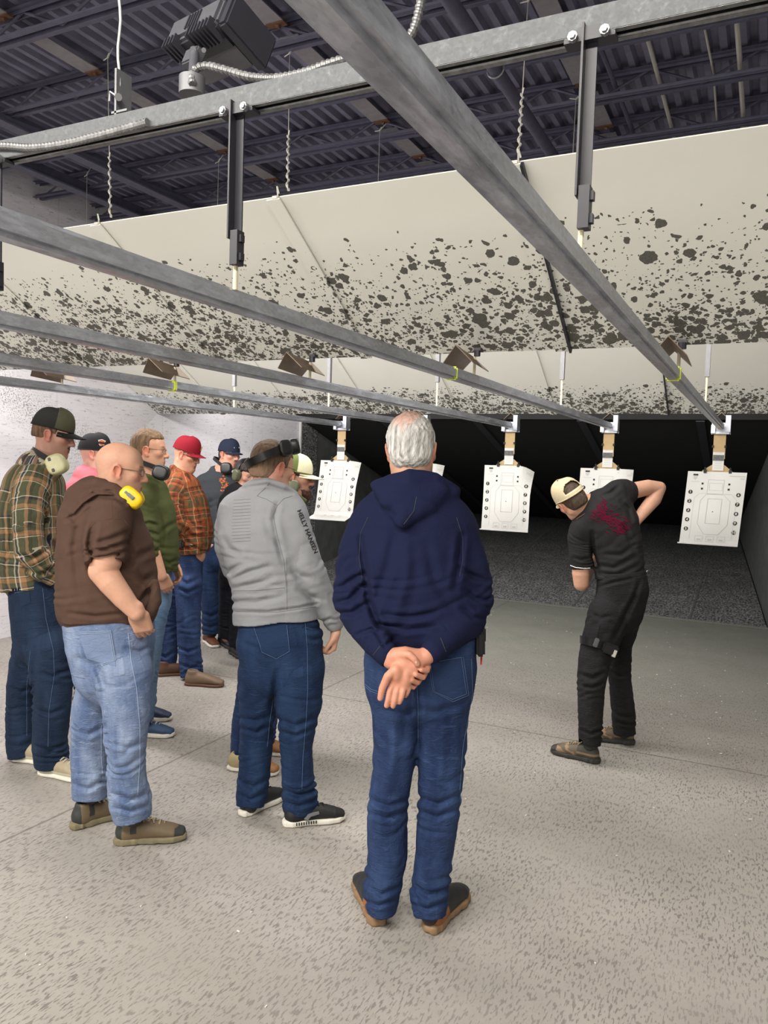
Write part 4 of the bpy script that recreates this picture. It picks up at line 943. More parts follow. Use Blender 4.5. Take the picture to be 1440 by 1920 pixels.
def shoe(fig, heel, toe_dir, up_fn, sole_mat, s=1., high=.075, lace='lace_grey', kind='sneaker', toe_up=0.):
    """heel: point on floor, toe_dir: direction; up_fn(local)->colour rows"""
    f = nrm(A(toe_dir[0], toe_dir[1], 0)); r = np.cross(f, A(0, 0, 1)); R = np.array([r, f, A(0, 0, 1)]).T; h0 = A(heel[0], heel[1], 0)
    L = lambda x, y, z: h0 + R @ (A(x, y, z) * s)
    lo = np.min([L(x, y, 0) for x in (-.08, .08) for y in (-.03, .34)], 0) - (.02, .02, .02); hi = np.max([L(x, y, .16) for x in (-.08, .08) for y in (-.03, .34)], 0) + .02
    F = Field(lo, hi, .003); sh = .030 if kind != 'flat' else .022
    F.tube([L(0, .042, .048), L(0, .10, .052), L(.002, .17, .046), L(.004, .225, .038), L(.002, .262, .030)], [(.036 * s, .038 * s), (.038 * s, .044 * s), (.042 * s, .036 * s), (.044 * s, .026 * s), (.036 * s, .019 * s)], r, .02, keep=False)
    F.tube([L(0, .048, .04), L(0, .058, high)], [(.034 * s, .040 * s), (.034 * s, .042 * s)], r, .015, keep=False)
    F.ell(L(0, .062, high + .030), A(.026, .033, .04) * s, R, .004, '-')
    F.rough(.0012, 40, 4.)
    zb = L(0, 0, sh * .75)[2]; F.plane((0, 0, zb), (0, 0, -1), lo, hi)
    v, fs = F.mesh(); q = ((v - h0) @ R) / s
    o = mesh_obj('shoe', v, fs, 'footwear', fig.e, None, up_fn(q))
    F = Field(lo, hi, .003); F.tube([L(0, .012, sh / 2), L(0, .035, sh / 2), L(0, .11, sh / 2), L(.004, .20, sh / 2), L(.004, .245, sh / 2), L(.002, .272, sh / 2 + .004)], [(.027 * s, sh * .56 * s), (.037 * s, sh * .56 * s), (.036 * s, sh * .54 * s), (.048 * s, sh * .5 * s), (.044 * s, sh * .5 * s), (.030 * s, sh * .44 * s)], r, .006, n=4., keep=False)
    F.plane((0, 0, .001), (0, 0, -1), lo, hi)
    if kind == 'boot' or kind == 'hiker': F.rough(.0035, 90, 2., (1, 1, .1))
    v, fs = F.mesh(); mesh_obj('sole', v, fs, sole_mat, o)
    if lace:
        mb = MB()
        for i in range(5):
            y = .112 + .020 * i; z = .104 - .0048 * i - .0006 * i * i
            mb.tube([L(-.022, y, z - .008), L(0, y + (.009 if i % 2 else -.004), z), L(.022, y + .004, z - .008)], .0022 * s, 6); mb.tube([L(.020, y, z - .008), L(0, y + .006, z + .002), L(-.020, y + .012, z - .010)], .002 * s, 6)
        mb.tube([L(0, .11, .100), L(.018, .10, .108), L(.026, .115, .092), L(.008, .112, .098), L(-.016, .10, .108), L(-.026, .118, .090), L(0, .11, .10)], .002 * s, 6)
        mb.build('laces', lace, o, True)
    return o
def two_tone(a, b, fn):
    return lambda q: np.where(fn(q)[:, None], np.array(a)[None, :], np.array(b)[None, :]).astype(float)

class Cloth:
    """one garment, built as one continuous surface"""
    def __init__(s, fig, pts, pad, h): s.fig = fig; a = np.array(pts); s.F = Field(a.min(0) - pad, a.max(0) + pad, h)
    def torso(s, st, u=None, k=.03, flat=(1, 0), wr=(), n=2.3, seed=0.):
        p, r = s.fig.st(st); s.F.tube(p, r, s.fig.r if u is None else u, k, flat=flat, wr=wr, n=n, seed=seed); return s
    def limb(s, st, u=None, k=.03, flat=(0, 1), wr=(), seed=0., n=2.):
        p, r = s.fig.st(st); s.F.tube(p, r, s.fig.f if u is None else u, k, flat=flat, wr=wr, seed=seed, n=n); return s
    def creases(s, lst, ddmax=.02):
        """folds surveyed on the garment: (polyline in pixels, width px, depth m); negative depth is a raised fold"""
        idx = np.argwhere(np.abs(s.F.a) < .022); p = idx * s.F.h + s.F.lo; q = (p - A(0, 0, HCAM)) @ RC
        x = 720 + FPX * q[:, 0] / -q[:, 2]; y = 960 - FPX * q[:, 1] / -q[:, 2]; ok = (-q[:, 2] < s.fig.D + ddmax); add = np.zeros(len(p))
        for pl, w, dep in lst:
            pl = np.array(pl, float); best = np.full(len(p), 1e9); tt = np.zeros(len(p)); n = len(pl) - 1
            for i in range(n):
                a, b = pl[i], pl[i + 1]; d = b - a; L2 = d @ d; t = np.clip(((x - a[0]) * d[0] + (y - a[1]) * d[1]) / L2, 0, 1)
                dist = np.hypot(x - a[0] - t * d[0], y - a[1] - t * d[1]); m = dist < best; best = np.where(m, dist, best); tt = np.where(m, (i + t) / n, tt)
            g = np.exp(-(best / w) ** 2) - .45 * np.exp(-((best - 1.9 * w) / (w * 1.1)) ** 2); add += dep * g * np.sin(np.pi * np.clip(tt * .86 + .07, 0, 1)) ** .6
        s.F.a[tuple(idx.T)] += (add * ok).astype(np.float32); return s
    def build(s, name, mat, rough=((.004, 9., 1.), (.0015, 30., 2.))):
        for a in rough: s.F.rough(*a)
        v, fs = s.F.mesh(); s.v, s.fs = v, fs; s.o = mesh_obj(name, v, fs, mat, s.fig.e, s.F.tubes); s.bvh = bvh_of(v, fs); return s
# ================================================================ the people
def jeans(fig, pelvis, legs, mat, h=.005, seed=0., hem=.03, knee=.5, rough=((.004, 11., 3.), (.0018, 30., 7.)), name='jeans', creases=()):
    pts = [fig.p(q[0], q[1], q[4] if len(q) > 4 else 0) for l in [pelvis] + legs for q in l]; c = Cloth(fig, pts, .2, h)
    for i, l in enumerate(legs):
        p, r = fig.st(l); Ls = [0]
        for a, b in zip(p[:-1], p[1:]): Ls.append(Ls[-1] + np.linalg.norm(b - a))
        T = Ls[-1]
        wr = [(T * .20, T * .50, .007, 3, 1.2), (T * .42, T * .70, .009, 5, .9), (T * .74, T * .99, .014, 4, 1.0), (0, T * .28, .006, 3, 1.6)]
        c.F.tube(p, r, fig.r, .028, flat=(0, 1), wr=wr, seed=seed + i * 1.7)
        d = nrm(p[-1] - p[-2]); c.F.tube([p[-1] - d * .022, p[-1] + d * .05], [(q - .007) for q in (min(r[-1]),) * 2], fig.r, .003, '-', keep=False, flat=(1, 0))
    c.torso(pelvis, k=.03, flat=(1, 0), n=2.5)
    if creases: c.creases(creases, .4)
    return c.build(name, mat, rough)

def body_core(fig, H, neck, torso, arms, h=.0045, legs=(), nr=.058, fat=0., jaw=1.):
    """the continuous body under the clothes: torso (points, radii), arms [(pts, radii, hand spec)], legs"""
    pts = [H.c] + [fig.p(q[0], q[1], q[4] if len(q) > 4 else 0) for q in torso] + [a for arm in arms for a in arm[0]] + [a for l in legs for a in fig.st(l)[0]]
    F = Field(np.min(pts, 0) - .2, np.max(pts, 0) + .2, h)
    add_head(F, H, neck, nr, jaw, fat)
    p, r = fig.st(torso); F.tube(p + [np.asarray(neck)], [(a * .80, b * .80) for a, b in r] + [(.055, .055)], fig.r, .02, keep=False)
    for arm in arms: F.tube(arm[0], arm[1], fig.f, .02, keep=False)
    for l in legs:
        p, r = fig.st(l); F.tube(p, [(a * .72 * (1 if i < len(r) - 2 else .75), b * .72 * (1 if i < len(r) - 2 else .75)) for i, (a, b) in enumerate(r)], fig.r, .02, keep=False)
    return F

# ---------------------------------------------------------------- white-haired man in the navy hoodie, seen from behind
def man_navy():
    fg = Fig(2.74, 'person with white hair in navy hooded sweatshirt, hands clasped behind the back', (765, 1738))
    pelvis = [(792, 1185, 104, .120), (788, 1240, 103, .125), (785, 1290, 100, .115)]
    lL = [(742, 1250, 56, .105, .0), (742, 1330, 46, .092), (742, 1395, 42, .085), (732, 1480, 37, .078), (727, 1520, 38, .076), (727, 1600, 37, .072, .0), (716, 1672, 34, .072), (715, 1706, 30, .068)]
    lR = [(834, 1250, 56, .105), (831, 1330, 49, .092), (829, 1395, 46, .085), (826, 1480, 42, .078), (823, 1520, 41, .076), (815, 1600, 36, .072), (806, 1676, 36, .072, -.02), (806, 1716, 31, .068, -.03)]
    j = jeans(fg, pelvis, [lL, lR], 'mid_blue_denim', .0042, 1., creases=[
        ([(786, 1285), (787, 1320), (786, 1350)], 5, .006), ([(786, 1325), (760, 1340), (715, 1330)], 7, .008), ([(788, 1330), (820, 1335), (872, 1318)], 7, .009),
        ([(695, 1500), (730, 1512), (764, 1500)], 5, .008), ([(692, 1525), (725, 1535), (765, 1520)], 5, .008), ([(785, 1495), (820, 1508), (862, 1490)], 5, .008), ([(783, 1520), (820, 1532), (864, 1515)], 5, .009),
        ([(690, 1660), (715, 1678), (745, 1665)], 5, .010), ([(685, 1690), (710, 1698), (742, 1688)], 4, .009), ([(770, 1660), (800, 1680), (845, 1668)], 5, .010), ([(775, 1695), (800, 1705), (838, 1690)], 4, .009), ([(740, 1345), (736, 1420), (728, 1480)], 9, -.006), ([(830, 1350), (828, 1430), (820, 1490)], 9, -.006)])
    mb = MB(); b = j.bvh
    for off in (0, 4): seam(mb, b, [(803 + off, 1243), (812 + off * .6, 1296), (848, 1315 - off), (878 - off, 1303 - off * .5), (868 - off, 1232), (806, 1243)], .0008, off=.0028)
    for off in (0, 4): seam(mb, b, [(680, 1282 - off), (696, 1296 - off), (716, 1303 - off), (742, 1300 - off), (752 - off, 1235)], .0008, off=.002)
    seam(mb, b, [(781, 1240), (782, 1290), (784, 1330), (784, 1390)], .0009)
    seam(mb, b, [(884, 1235), (886, 1300), (868, 1400), (862, 1480), (864, 1540), (845, 1620)], .0009)
    mb.build('stitching', 'stitch_pale', j.o)
    for q in ([(805, 1246), (868, 1232), (878, 1302), (815, 1300)],):
        m2 = MB(); patch(m2, b, q, 12, 12, .0016, shape=lambda u, v: (0, 13 * v * (1 - abs(2 * u - 1)) if v > .8 else 0)); m2.build('back_pocket', 'mid_blue_denim', j.o, True)
    # hoodie
    top = Cloth(fg, [fg.p(640, 880), fg.p(920, 1240), fg.p(640, 1240, -.3), fg.p(920, 880, .2)], .12, .0042)
    top.torso([(796, 1200, 108, .125), (792, 1170, 112, .138), (780, 1110, 106, .140), (771, 1050, 108, .140), (771, 990, 106, .125), (771, 950, 72, .095), (771, 918, 42, .072)],
              wr=[(.0, .16, .010, 5, .6), (.14, .34, .006, 4, 1.5), (.3, .5, .004, 3, 2.)], seed=2.)
    aL = [(700, 968, 33, .060, .0), (674, 1010, 34, .060, .0), (661, 1065, 33, .060, .01), (656, 1122, 31, .058, .0), (675, 1165, 29, .055, -.06), (706, 1205, 27, .050, -.14), (724, 1226, 23, .043, -.175), (733, 1237, 19, .037, -.19)]
    aR = [(842, 968, 33, .060, .0), (868, 1010, 34, .060, .0), (884, 1065, 32, .060, .01), (888, 1125, 31, .060, .0), (868, 1170, 29, .055, -.06), (832, 1203, 27, .050, -.14), (812, 1219, 23, .043, -.18), (800, 1230, 19, .036, -.195)]
    for a, sd in ((aL, 1.), (aR, 3.)):
        top.limb([(q[0], q[1], q[2], q[3], q[4]) for q in a], wr=[(.10, .30, .006, 4, 1.2), (.24, .46, .010, 7, 1.1), (.42, .54, .006, 4, .8)], seed=sd)
    top.F.tube([fg.p(690, 985), fg.p(735, 940), fg.p(771, 925), fg.p(808, 940), fg.p(856, 985)], [.050, .062, .066, .062, .050], fg.f, .05, keep=False)
    # hood lying on the back
    top.F.tube([fg.p(768, 915, -.055), fg.p(764, 945, -.105), fg.p(756, 972, -.135)], [(.135, .040), (.095, .042), (.030, .030)], fg.r, .022, keep=False)
    top.F.tube([fg.p(718, 925, .01), fg.p(735, 903, -.045), fg.p(768, 893, -.070), fg.p(815, 900, -.055), fg.p(852, 920, -.01)], [.022, .024, .026, .026, .022], fg.u, .022, keep=False)
    top.F.tube([fg.p(722, 932, -.02), fg.p(728, 960, -.095), fg.p(753, 982, -.145), fg.p(785, 962, -.125), fg.p(850, 925, -.03)], [.012, .013, .014, .014, .014], fg.u, .02, keep=False)
    top.F.tube([fg.p(782, 931, -.150), fg.p(768, 958, -.170)], [.006, .007], fg.u, .012, '-', keep=False)
    top.F.tube([fg.p(770, 870, .0), fg.p(771, 893, .01)], [.062, .056], fg.r, .012, '-', keep=False)
    top.creases([([(676, 1010), (684, 1060), (690, 1120), (712, 1180)], 6, .016), ([(866, 1005), (860, 1060), (852, 1105)], 6, .014), ([(640, 1100), (665, 1085), (682, 1075)], 5, .012), ([(632, 1130), (655, 1125), (682, 1098)], 5, .012),
        ([(636, 1150), (660, 1150), (690, 1130)], 5, .012), ([(915, 1090), (890, 1082), (862, 1065)], 5, .012), ([(914, 1125), (890, 1122), (862, 1100)], 5, .010), ([(912, 1160), (888, 1158), (866, 1140)], 5, .009), ([(740, 1000), (728, 1060), (705, 1130)], 9, .009), ([(765, 1010), (762, 1090), (735, 1180)], 10, -.008),
        ([(800, 1020), (815, 1090), (850, 1140)], 9, .008), ([(710, 1170), (760, 1182), (820, 1175)], 5, .010), ([(720, 1150), (770, 1160), (815, 1150)], 5, .008), ([(670, 1190), (695, 1180), (720, 1195)], 4, .010), ([(706, 1190), (722, 1212), (735, 1200)], 4, .008)])
    top.build('hooded_sweatshirt', 'navy_fleece', ((.007, 8., 1.), (.0030, 24., 2.)))
    mb = MB(); b = top.bvh
    seam(mb, b, [(690, 970), (676, 1000), (673, 1045), (679, 1085)], .0010); seam(mb, b, [(856, 970), (868, 1010), (868, 1050), (862, 1080)], .0010)
    seam(mb, b, [(700, 1228), (716, 1207)], .0012); seam(mb, b, [(826, 1196), (836, 1222)], .0012); seam(mb, b, [(757, 983), (776, 958), (781, 932)], .0012)
    mb.build('seams', 'stitch_dark', top.o)
    # body
    H = Head(fg.p(771, 846), cdir(.10, -.02, -1), cdir(-.02, 1, .0), .985)
    neck = fg.p(771, 925, .0)
    arms = [([fg.p(*q[:2], q[4]) for q in a], [.036, .036, .034, .033, .032, .030, .028, .027]) for a in (aL, aR)]
    F = body_core(fg, H, neck, [(790, 1220, 100, .11), (775, 1080, 98, .12), (771, 980, 100, .10), (771, 940, 60, .07)], arms, .0038, [lL, lR], .062)
    z = lambda px, py, d: fg.p(px, py, d)
    # right hand hanging open, palm to the viewer
    pd = nrm(cdir(.8, -.6, 0)); F.tube([z(800, 1228, -.195), z(783, 1238, -.205)], [(.026, .022), (.027, .021)], pd, .012, keep=False)
    F.tube([z(781, 1238, -.208), z(764, 1250, -.222), z(752, 1268, -.228), z(748, 1286, -.226)], [(.028, .020), (.036, .017), (.038, .014), (.033, .0125)], pd, .012, keep=False, n=2.6)
    F.ell(z(743, 1262, -.236), (.018, .018, .026), None, .014); F.ell(z(762, 1272, -.234), (.012, .012, .022), None, .012)
    for pts, r in (([(741, 1256, -.236), (727, 1268, -.244), (717, 1290, -.240), (713, 1309, -.236)], (.016, .0135, .0118, .0098)),
                   ([(737, 1282, -.226), (731, 1296, -.236), (728, 1311, -.238), (725, 1323, -.232)], (.0105, .0105, .0098, .0088)),
                   ([(747, 1285, -.226), (743, 1299, -.238), (740, 1313, -.240), (737, 1324, -.234)], (.0105, .0103, .0098, .0086)),
                   ([(757, 1285, -.224), (755, 1298, -.236), (752, 1309, -.238), (749, 1317, -.234)], (.0100, .0098, .0092, .0080)),
                   ([(766, 1279, -.220), (766, 1292, -.224), (763, 1301, -.220), (760, 1305, -.212)], (.0090, .0085, .0078, .007))):
        F.tube([z(*q) for q in pts], r, fg.f + fg.r * .1, .004, keep=False)
    # left hand gripping the wrist
    F.tube([z(726, 1230, -.185), z(742, 1229, -.200), z(760, 1227, -.208), z(778, 1230, -.200), z(792, 1240, -.190)], [(.026, .024), (.030, .026), (.028, .026), (.024, .025), (.016, .022)], fg.f, .012, keep=False)
    F.ell(z(736, 1243, -.195), (.026, .022, .020), None, .014)
    F.tube([z(752, 1226, -.222), z(768, 1228, -.236), z(777, 1236, -.240), z(783, 1245, -.238)], (.013, .0115, .0108, .0095), fg.f, .006, keep=False)
    for pts, r in (([(794, 1238, -.185), (803, 1250, -.190), (801, 1257, -.214), (790, 1256, -.232)], .0095), ([(790, 1246, -.185), (797, 1262, -.195), (793, 1270, -.216), (780, 1265, -.236)], .0098),
                   ([(781, 1256, -.185), (787, 1274, -.196), (783, 1280, -.214), (772, 1275, -.234)], .0092), ([(772, 1268, -.185), (779, 1284, -.196), (775, 1289, -.210), (765, 1284, -.226)], .0080)):
        F.tube([z(*q) for q in pts], [r * 1.05, r, r * .98, r * .88], fg.f + fg.u * .2, .004, keep=False)
    v, fs = F.mesh(); c = skin_cols(v, H, (.62, .34, .23))
    hd = v[:, 2] < 1.25; c[hd] = c[hd] * (1.06, .88, .86); mesh_obj('body', v, fs, 'skin', fg.e, None, np.clip(c, 0, 1))
    nl = MB()
    for q in ((780, 1240, -.2485), ): 
        nl.tube([z(*q), z(q[0] + 1.2, q[1] + 3.4, q[2] + .0008)], [.0040, .0036], 8)
    nl.build('thumb_nail', 'nail', fg.e, True)
    def bald(q, c):
        d = np.sqrt(((q[:, 0] + .012) / .052) ** 2 + ((q[:, 1] + .055) / .065) ** 2 + ((q[:, 2] - .112) / .074) ** 2); n = fbm(q * (1, 1, .4), 150, 1.)
        m = np.clip((1.15 - d + .25 * n) * 2.2, 0, 1)[:, None] * (q[:, 2] > .05)[:, None]; c = c * (1 - m * .88) + np.array((.64, .37, .29)) * m * .88
        m = np.clip((-.02 - q[:, 2]) / .05, 0, 1)[:, None] * .35; return c * (1 - m) + np.array((.30, .28, .26)) * m
    hair(fg, H, (.60, .58, .55), .010, .062, -.066, front=.055, side=-.004, col_fn=bald, rough_amp=.0026)
    # shoes and belt pouch
    hl, hr = onfloor(711, 1738), onfloor(803, 1752)
    fn = lambda q: q[:, 1] < .085 - .5 * (q[:, 2] - .05)
    for hp, tp in ((hl, onfloor(681, 1668)), (hr, onfloor(858, 1685))):
        shoe(fg, hp, tp - hp, two_tone((.34, .12, .035), (.020, .021, .022), fn), 'sole_tan', 1.06, .075, None, 'boot')
    pc = fg.p(899, 1205, -.02); Rb = np.array([fg.r, -fg.f, fg.u]).T
    h_ = MB().box(pc, (.030, .09, .085), Rb, bev=.008).box(pc + fg.u * .03 + fg.r * .012, (.014, .06, .05), Rb, bev=.004).build('holster', 'black_plastic', fg.e, True)
    MB().tube([fg.p(903, 1226, -.02), fg.p(902, 1246, -.02)], [.0035, .003], 8).build('red_tip', 'red_plastic', h_, True)

def garment(fg, name, mat, torso, arms, h=.0055, seed=0., neckc=None, shoulder=None, collar=None, creases=(), u=None, carve=True, wrs=(.010, .011), ncut=.060, hems=True, extra=None, ddmax=.1, ropen=()):
    pts = [fg.p(q[0], q[1], q[4] if len(q) > 4 else 0) for q in torso] + [fg.p(q[0], q[1], q[4]) for a in arms for q in a]
    c = Cloth(fg, pts, .27, h); p, r = fg.st(torso); T = sum(np.linalg.norm(b - a) for a, b in zip(p[:-1], p[1:]))
    c.torso(torso, u=u, wr=[(0, T * .4, wrs[0], 5, .7), (T * .35, T * .75, wrs[0] * .6, 4, 1.5)], seed=seed)
    if hems:
        d = nrm(p[0] - p[1]); c.F.tube([p[0] - d * .015, p[0] + d * .04], [(r[0][0] - .010, r[0][1] - .010)] * 2, fg.r if u is None else (u[0] if isinstance(u, list) else u), .004, '-', keep=False, n=2.3, flat=(1, 0))
    for i, a in enumerate(arms):
        p, r = fg.st(a); L = sum(np.linalg.norm(y - x) for x, y in zip(p[:-1], p[1:])); c.limb(a, wr=[(L * .15, L * .5, wrs[1] * .7, 4, 1.2), (L * .4, L * .80, wrs[1], 6, 1.0), (L * .75, L, wrs[1] * .8, 4, .8)], seed=seed + i * 2.)
        if carve: d = nrm(p[-1] - p[-2]); m_ = min(r[-1]) - .006; c.F.tube([p[-1] - d * .02, p[-1] + d * .04], [(m_, m_)] * 2, fg.f, .003, '-', keep=False, flat=(1, 0))
    if shoulder: c.F.tube([fg.p(*q[:2], q[2]) for q in shoulder], [q[3] for q in shoulder], fg.f, .05, keep=False)
    if extra: extra(c)
    if neckc is not None: c.F.tube(neckc, [(ncut, ncut)] * len(neckc), fg.r, .010, '-', keep=False)
    if collar: collar(c)
    if creases: c.creases(creases, ddmax)
    return c.build(name, mat, ((.006, 9., seed), (.0025, 26., seed + 1)))
def figbody(fg, H, neck, torso, arms, tone, h=.0045, nr=.056, legs=(), hands=None, beard=None, stub=.15, extra=(), fat=0.):
    F = body_core(fg, H, neck, torso, arms, h, legs, nr, fat)
    if hands: hands(F)
    v, fs = F.mesh(); return mesh_obj('body', v, fs, 'skin', fg.e, None, skin_cols(v, H, tone, beard, stub, extra))
def armpts(fg, a, rs): return ([fg.p(q[0], q[1], q[4]) for q in a], rs)
man_navy()
TONE = (.60, .35, .26)
# ---------------------------------------------------------------- bald man in the brown hoodie
def man_brown():
    fg = Fig(3.29, 'bald person in brown hooded sweatshirt with yellow ear muffs, hand in pocket', (235, 1575))
    pel = [(203, 1150, 80, .165), (208, 1200, 77, .165), (214, 1255, 70, .15)]
    near = [(232, 1260, 53, .095, -.08), (238, 1330, 44, .088, -.09), (237, 1400, 36, .080, -.09), (238, 1452, 34, .076, -.08), (244, 1500, 37, .078, -.06), (250, 1532, 35, .074, -.05)]
    far = [(196, 1260, 48, .095, .08), (173, 1330, 37, .085, .10), (168, 1400, 35, .078, .12), (169, 1450, 34, .076, .12), (168, 1494, 32, .070, .12)]
    j = jeans(fg, pel, [near, far], 'light_blue_denim', .0048, 2., creases=[([(205, 1320), (203, 1380), (205, 1450)], 5, .008), ([(150, 1235), (180, 1250), (200, 1290)], 7, .010), ([(140, 1370), (165, 1378), (195, 1362)], 5, .009), ([(210, 1395), (240, 1402), (268, 1392)], 5, .008),
        ([(212, 1490), (245, 1500), (276, 1488)], 5, .012), ([(215, 1515), (245, 1522), (278, 1510)], 4, .012), ([(140, 1470), (165, 1480), (196, 1462)], 5, .010), ([(235, 1215), (262, 1222), (282, 1210)], 4, .008), ([(185, 1255), (195, 1300), (200, 1330)], 6, .008)])
    m2 = MB(); patch(m2, j.bvh, [(146, 1184), (208, 1181), (217, 1240), (163, 1235)], 12, 12, .002, shape=lambda u, v: (0, 10 * max(0, v - .8) * u * 5)); m2.build('back_pocket', 'light_blue_denim', j.o, True)
    mb = MB(); b = j.bvh
    for of in (0, 3): seam(mb, b, [(146 + of, 1186 + of), (208 - of, 1183 + of), (217 - of, 1238), (192, 1248 - of)], .0010, 5, .0035)
    seam(mb, b, [(240, 1186), (246, 1240), (256, 1290), (262, 1360), (262, 1430), (258, 1490)], .0013, 5, .001); seam(mb, b, [(198, 1330), (190, 1365), (190, 1420), (193, 1460)], .0012, 5)
    seam(mb, b, [(241, 1187), (258, 1192), (279, 1190)], .0012, 5, .001); mb.build('stitching', 'stitch_light', j.o)
    torso = [(203, 1160, 82, .175), (204, 1130, 92, .180), (202, 1080, 89, .185), (198, 1030, 84, .185), (190, 985, 74, .175), (186, 948, 58, .130), (188, 925, 36, .080)]
    aN = [(212, 955, 34, .078, -.10), (206, 985, 37, .082, -.16), (200, 1020, 36, .080, -.19), (200, 1052, 34, .074, -.21)]
    aF = [(200, 955, 34, .078, .10), (220, 1000, 34, .075, .19), (240, 1060, 30, .066, .20), (265, 1110, 22, .05, .16)]
    def hood(c):
        F = c.F; F.tube([fg.p(236, 930, -.105), fg.p(214, 915, -.120), fg.p(185, 908, -.115), fg.p(160, 914, -.09), fg.p(142, 930, -.05), fg.p(142, 930, .05), fg.p(170, 912, .10), fg.p(225, 925, .09)], [.016, .020, .024, .028, .034, .034, .028, .02], fg.u, .02, keep=False)
        F.tube([fg.p(150, 930, -.07), fg.p(135, 948, -.055), fg.p(131, 960, -.03), fg.p(131, 960, .03), fg.p(150, 930, .07)], [.034, .032, .028, .028, .034], fg.u, .02, keep=False)
        F.tube([fg.p(225, 938, -.125), fg.p(195, 928, -.135), fg.p(165, 935, -.125), fg.p(140, 955, -.085), fg.p(127, 966, -.04), fg.p(127, 966, .03)], [.012, .015, .017, .018, .018, .018], fg.u, .010, keep=False)
        F.tube([fg.p(280, 1152, -.13), fg.p(292, 1128, -.12), fg.p(288, 1095, -.11)], [.020, .022, .018], fg.f, .03, keep=False)
    g = garment(fg, 'hooded_sweatshirt', 'brown_fleece', torso, [aN, aF], .005, 3., [fg.p(206, 890, 0), fg.p(196, 925, 0)], [(212, 965, -.13, .060), (190, 940, 0, .07), (212, 965, .13, .060)], hood,
        creases=[([(175, 985), (168, 1020), (172, 1045)], 6, .018), ([(176, 1020), (205, 1012), (235, 1000)], 5, .012), ([(172, 1035), (200, 1030), (238, 1018)], 4, .012), ([(174, 1047), (200, 1045), (236, 1035)], 4, .012), ([(240, 1000), (246, 1040), (242, 1070)], 7, .014), ([(245, 1055), (268, 1040), (285, 1030)], 6, .010),
                 ([(150, 960), (140, 1030), (150, 1120)], 8, .010), ([(120, 960), (140, 975), (165, 955)], 5, .010), ([(130, 1150), (180, 1156), (235, 1150)], 4, .009), ([(262, 1130), (280, 1110), (288, 1095)], 5, .012), ([(255, 1075), (270, 1090), (285, 1080)], 6, .010), ([(236, 945), (215, 932), (185, 930), (160, 945), (140, 966), (122, 975)], 3.5, .016), ([(232, 934), (205, 921), (175, 924), (150, 942), (134, 962)], 2.5, .008)])
    mb = MB(); seam(mb, g.bvh, [(208, 938), (210, 972), (180, 978), (168, 990)], .0011, 5); seam(mb, g.bvh, [(210, 972), (232, 974), (240, 985)], .0011, 5); mb.build('yoke_seam', 'stitch_tan', g.o); mb = MB(); seam(mb, g.bvh, [(264, 1128), (280, 1112), (285, 1100)], .0016, 4); mb.build('pocket_seam', 'stitch_tan', g.o)
    H = Head(fg.p(226, 884), cdir(1, -.10, -.22), sc=.95); neck = fg.p(202, 935)
    farm = [(205, 1050, 0, 0, -.205), (193, 1070, 0, 0, -.21), (208, 1092, 0, 0, -.215), (232, 1122, 0, 0, -.21), (256, 1150, 0, 0, -.205)]
    arms = [([fg.p(q[0], q[1], q[4]) for q in aN] + [fg.p(q[0], q[1], q[4]) for q in farm[1:]], [.05, .055, .056, .058, .056, .050, .042, .031]), armpts(fg, aF, [.04, .045, .04, .03])]
    def hands(F):
        w = fg.p(259, 1148, -.19); hand(F, w, cdir(.10, -.88, -.50), cdir(.05, .35, 1), 1, (.3, .35, .35, .35), .01, .98, (.95, .25, .25), .2)
    figbody(fg, H, neck, torso, arms, (.63, .345, .235), .004, .062, [near, far], hands, None, .08, fat=.006)
    glasses(fg, H)
    def bald(q, c): return c
    up = cdir(.35, .9, .1); cn = fg.p(246, 933, -.115)
    band = arc(fg.p(236, 922, -.12), fg.p(238, 925, .11), fg.p(178, 902, 0))
    m = muffs(fg, [(cn, cdir(.25, .15, 1), cdir(-.75, .65, 0)), (fg.p(250, 930, .12), cdir(.25, 0, -1), cdir(-.6, .8, 0))], band, 'yellow_plastic', rx=.036, rz=.050, th=.030)
    MB().beam(cn + cdir(.25, .15, 1) * .026 + cdir(-.75, .65, 0) * .038, cn + cdir(.25, .15, 1) * .030 - cdir(-.75, .65, 0) * .016, .015, .006, up=cdir(.25, .15, 1), bev=.002).build('cup_slot', 'black_plastic', m)
    br, dk = (.16, .115, .065), (.035, .038, .036)
    fn = lambda q: np.where(((q[:, 1] > .235) & (q[:, 2] < .055))[:, None] | (q[:, 1] < .03)[:, None] | ((np.abs(q[:, 1] - .075) < .012) & (q[:, 2] > .05))[:, None], np.array(dk), np.array(br))
    a, t_ = onfloor(214, 1582), onfloor(338, 1571); shoe(fg, a, t_ - a, fn, 'sole_olive', 1.03, .085, 'lace_tan', 'hiker')
    a, t_ = onfloor(133, 1556), onfloor(215, 1530); shoe(fg, a, t_ - a, fn, 'sole_olive', 1.03, .085, 'lace_grey', 'hiker')
man_brown()

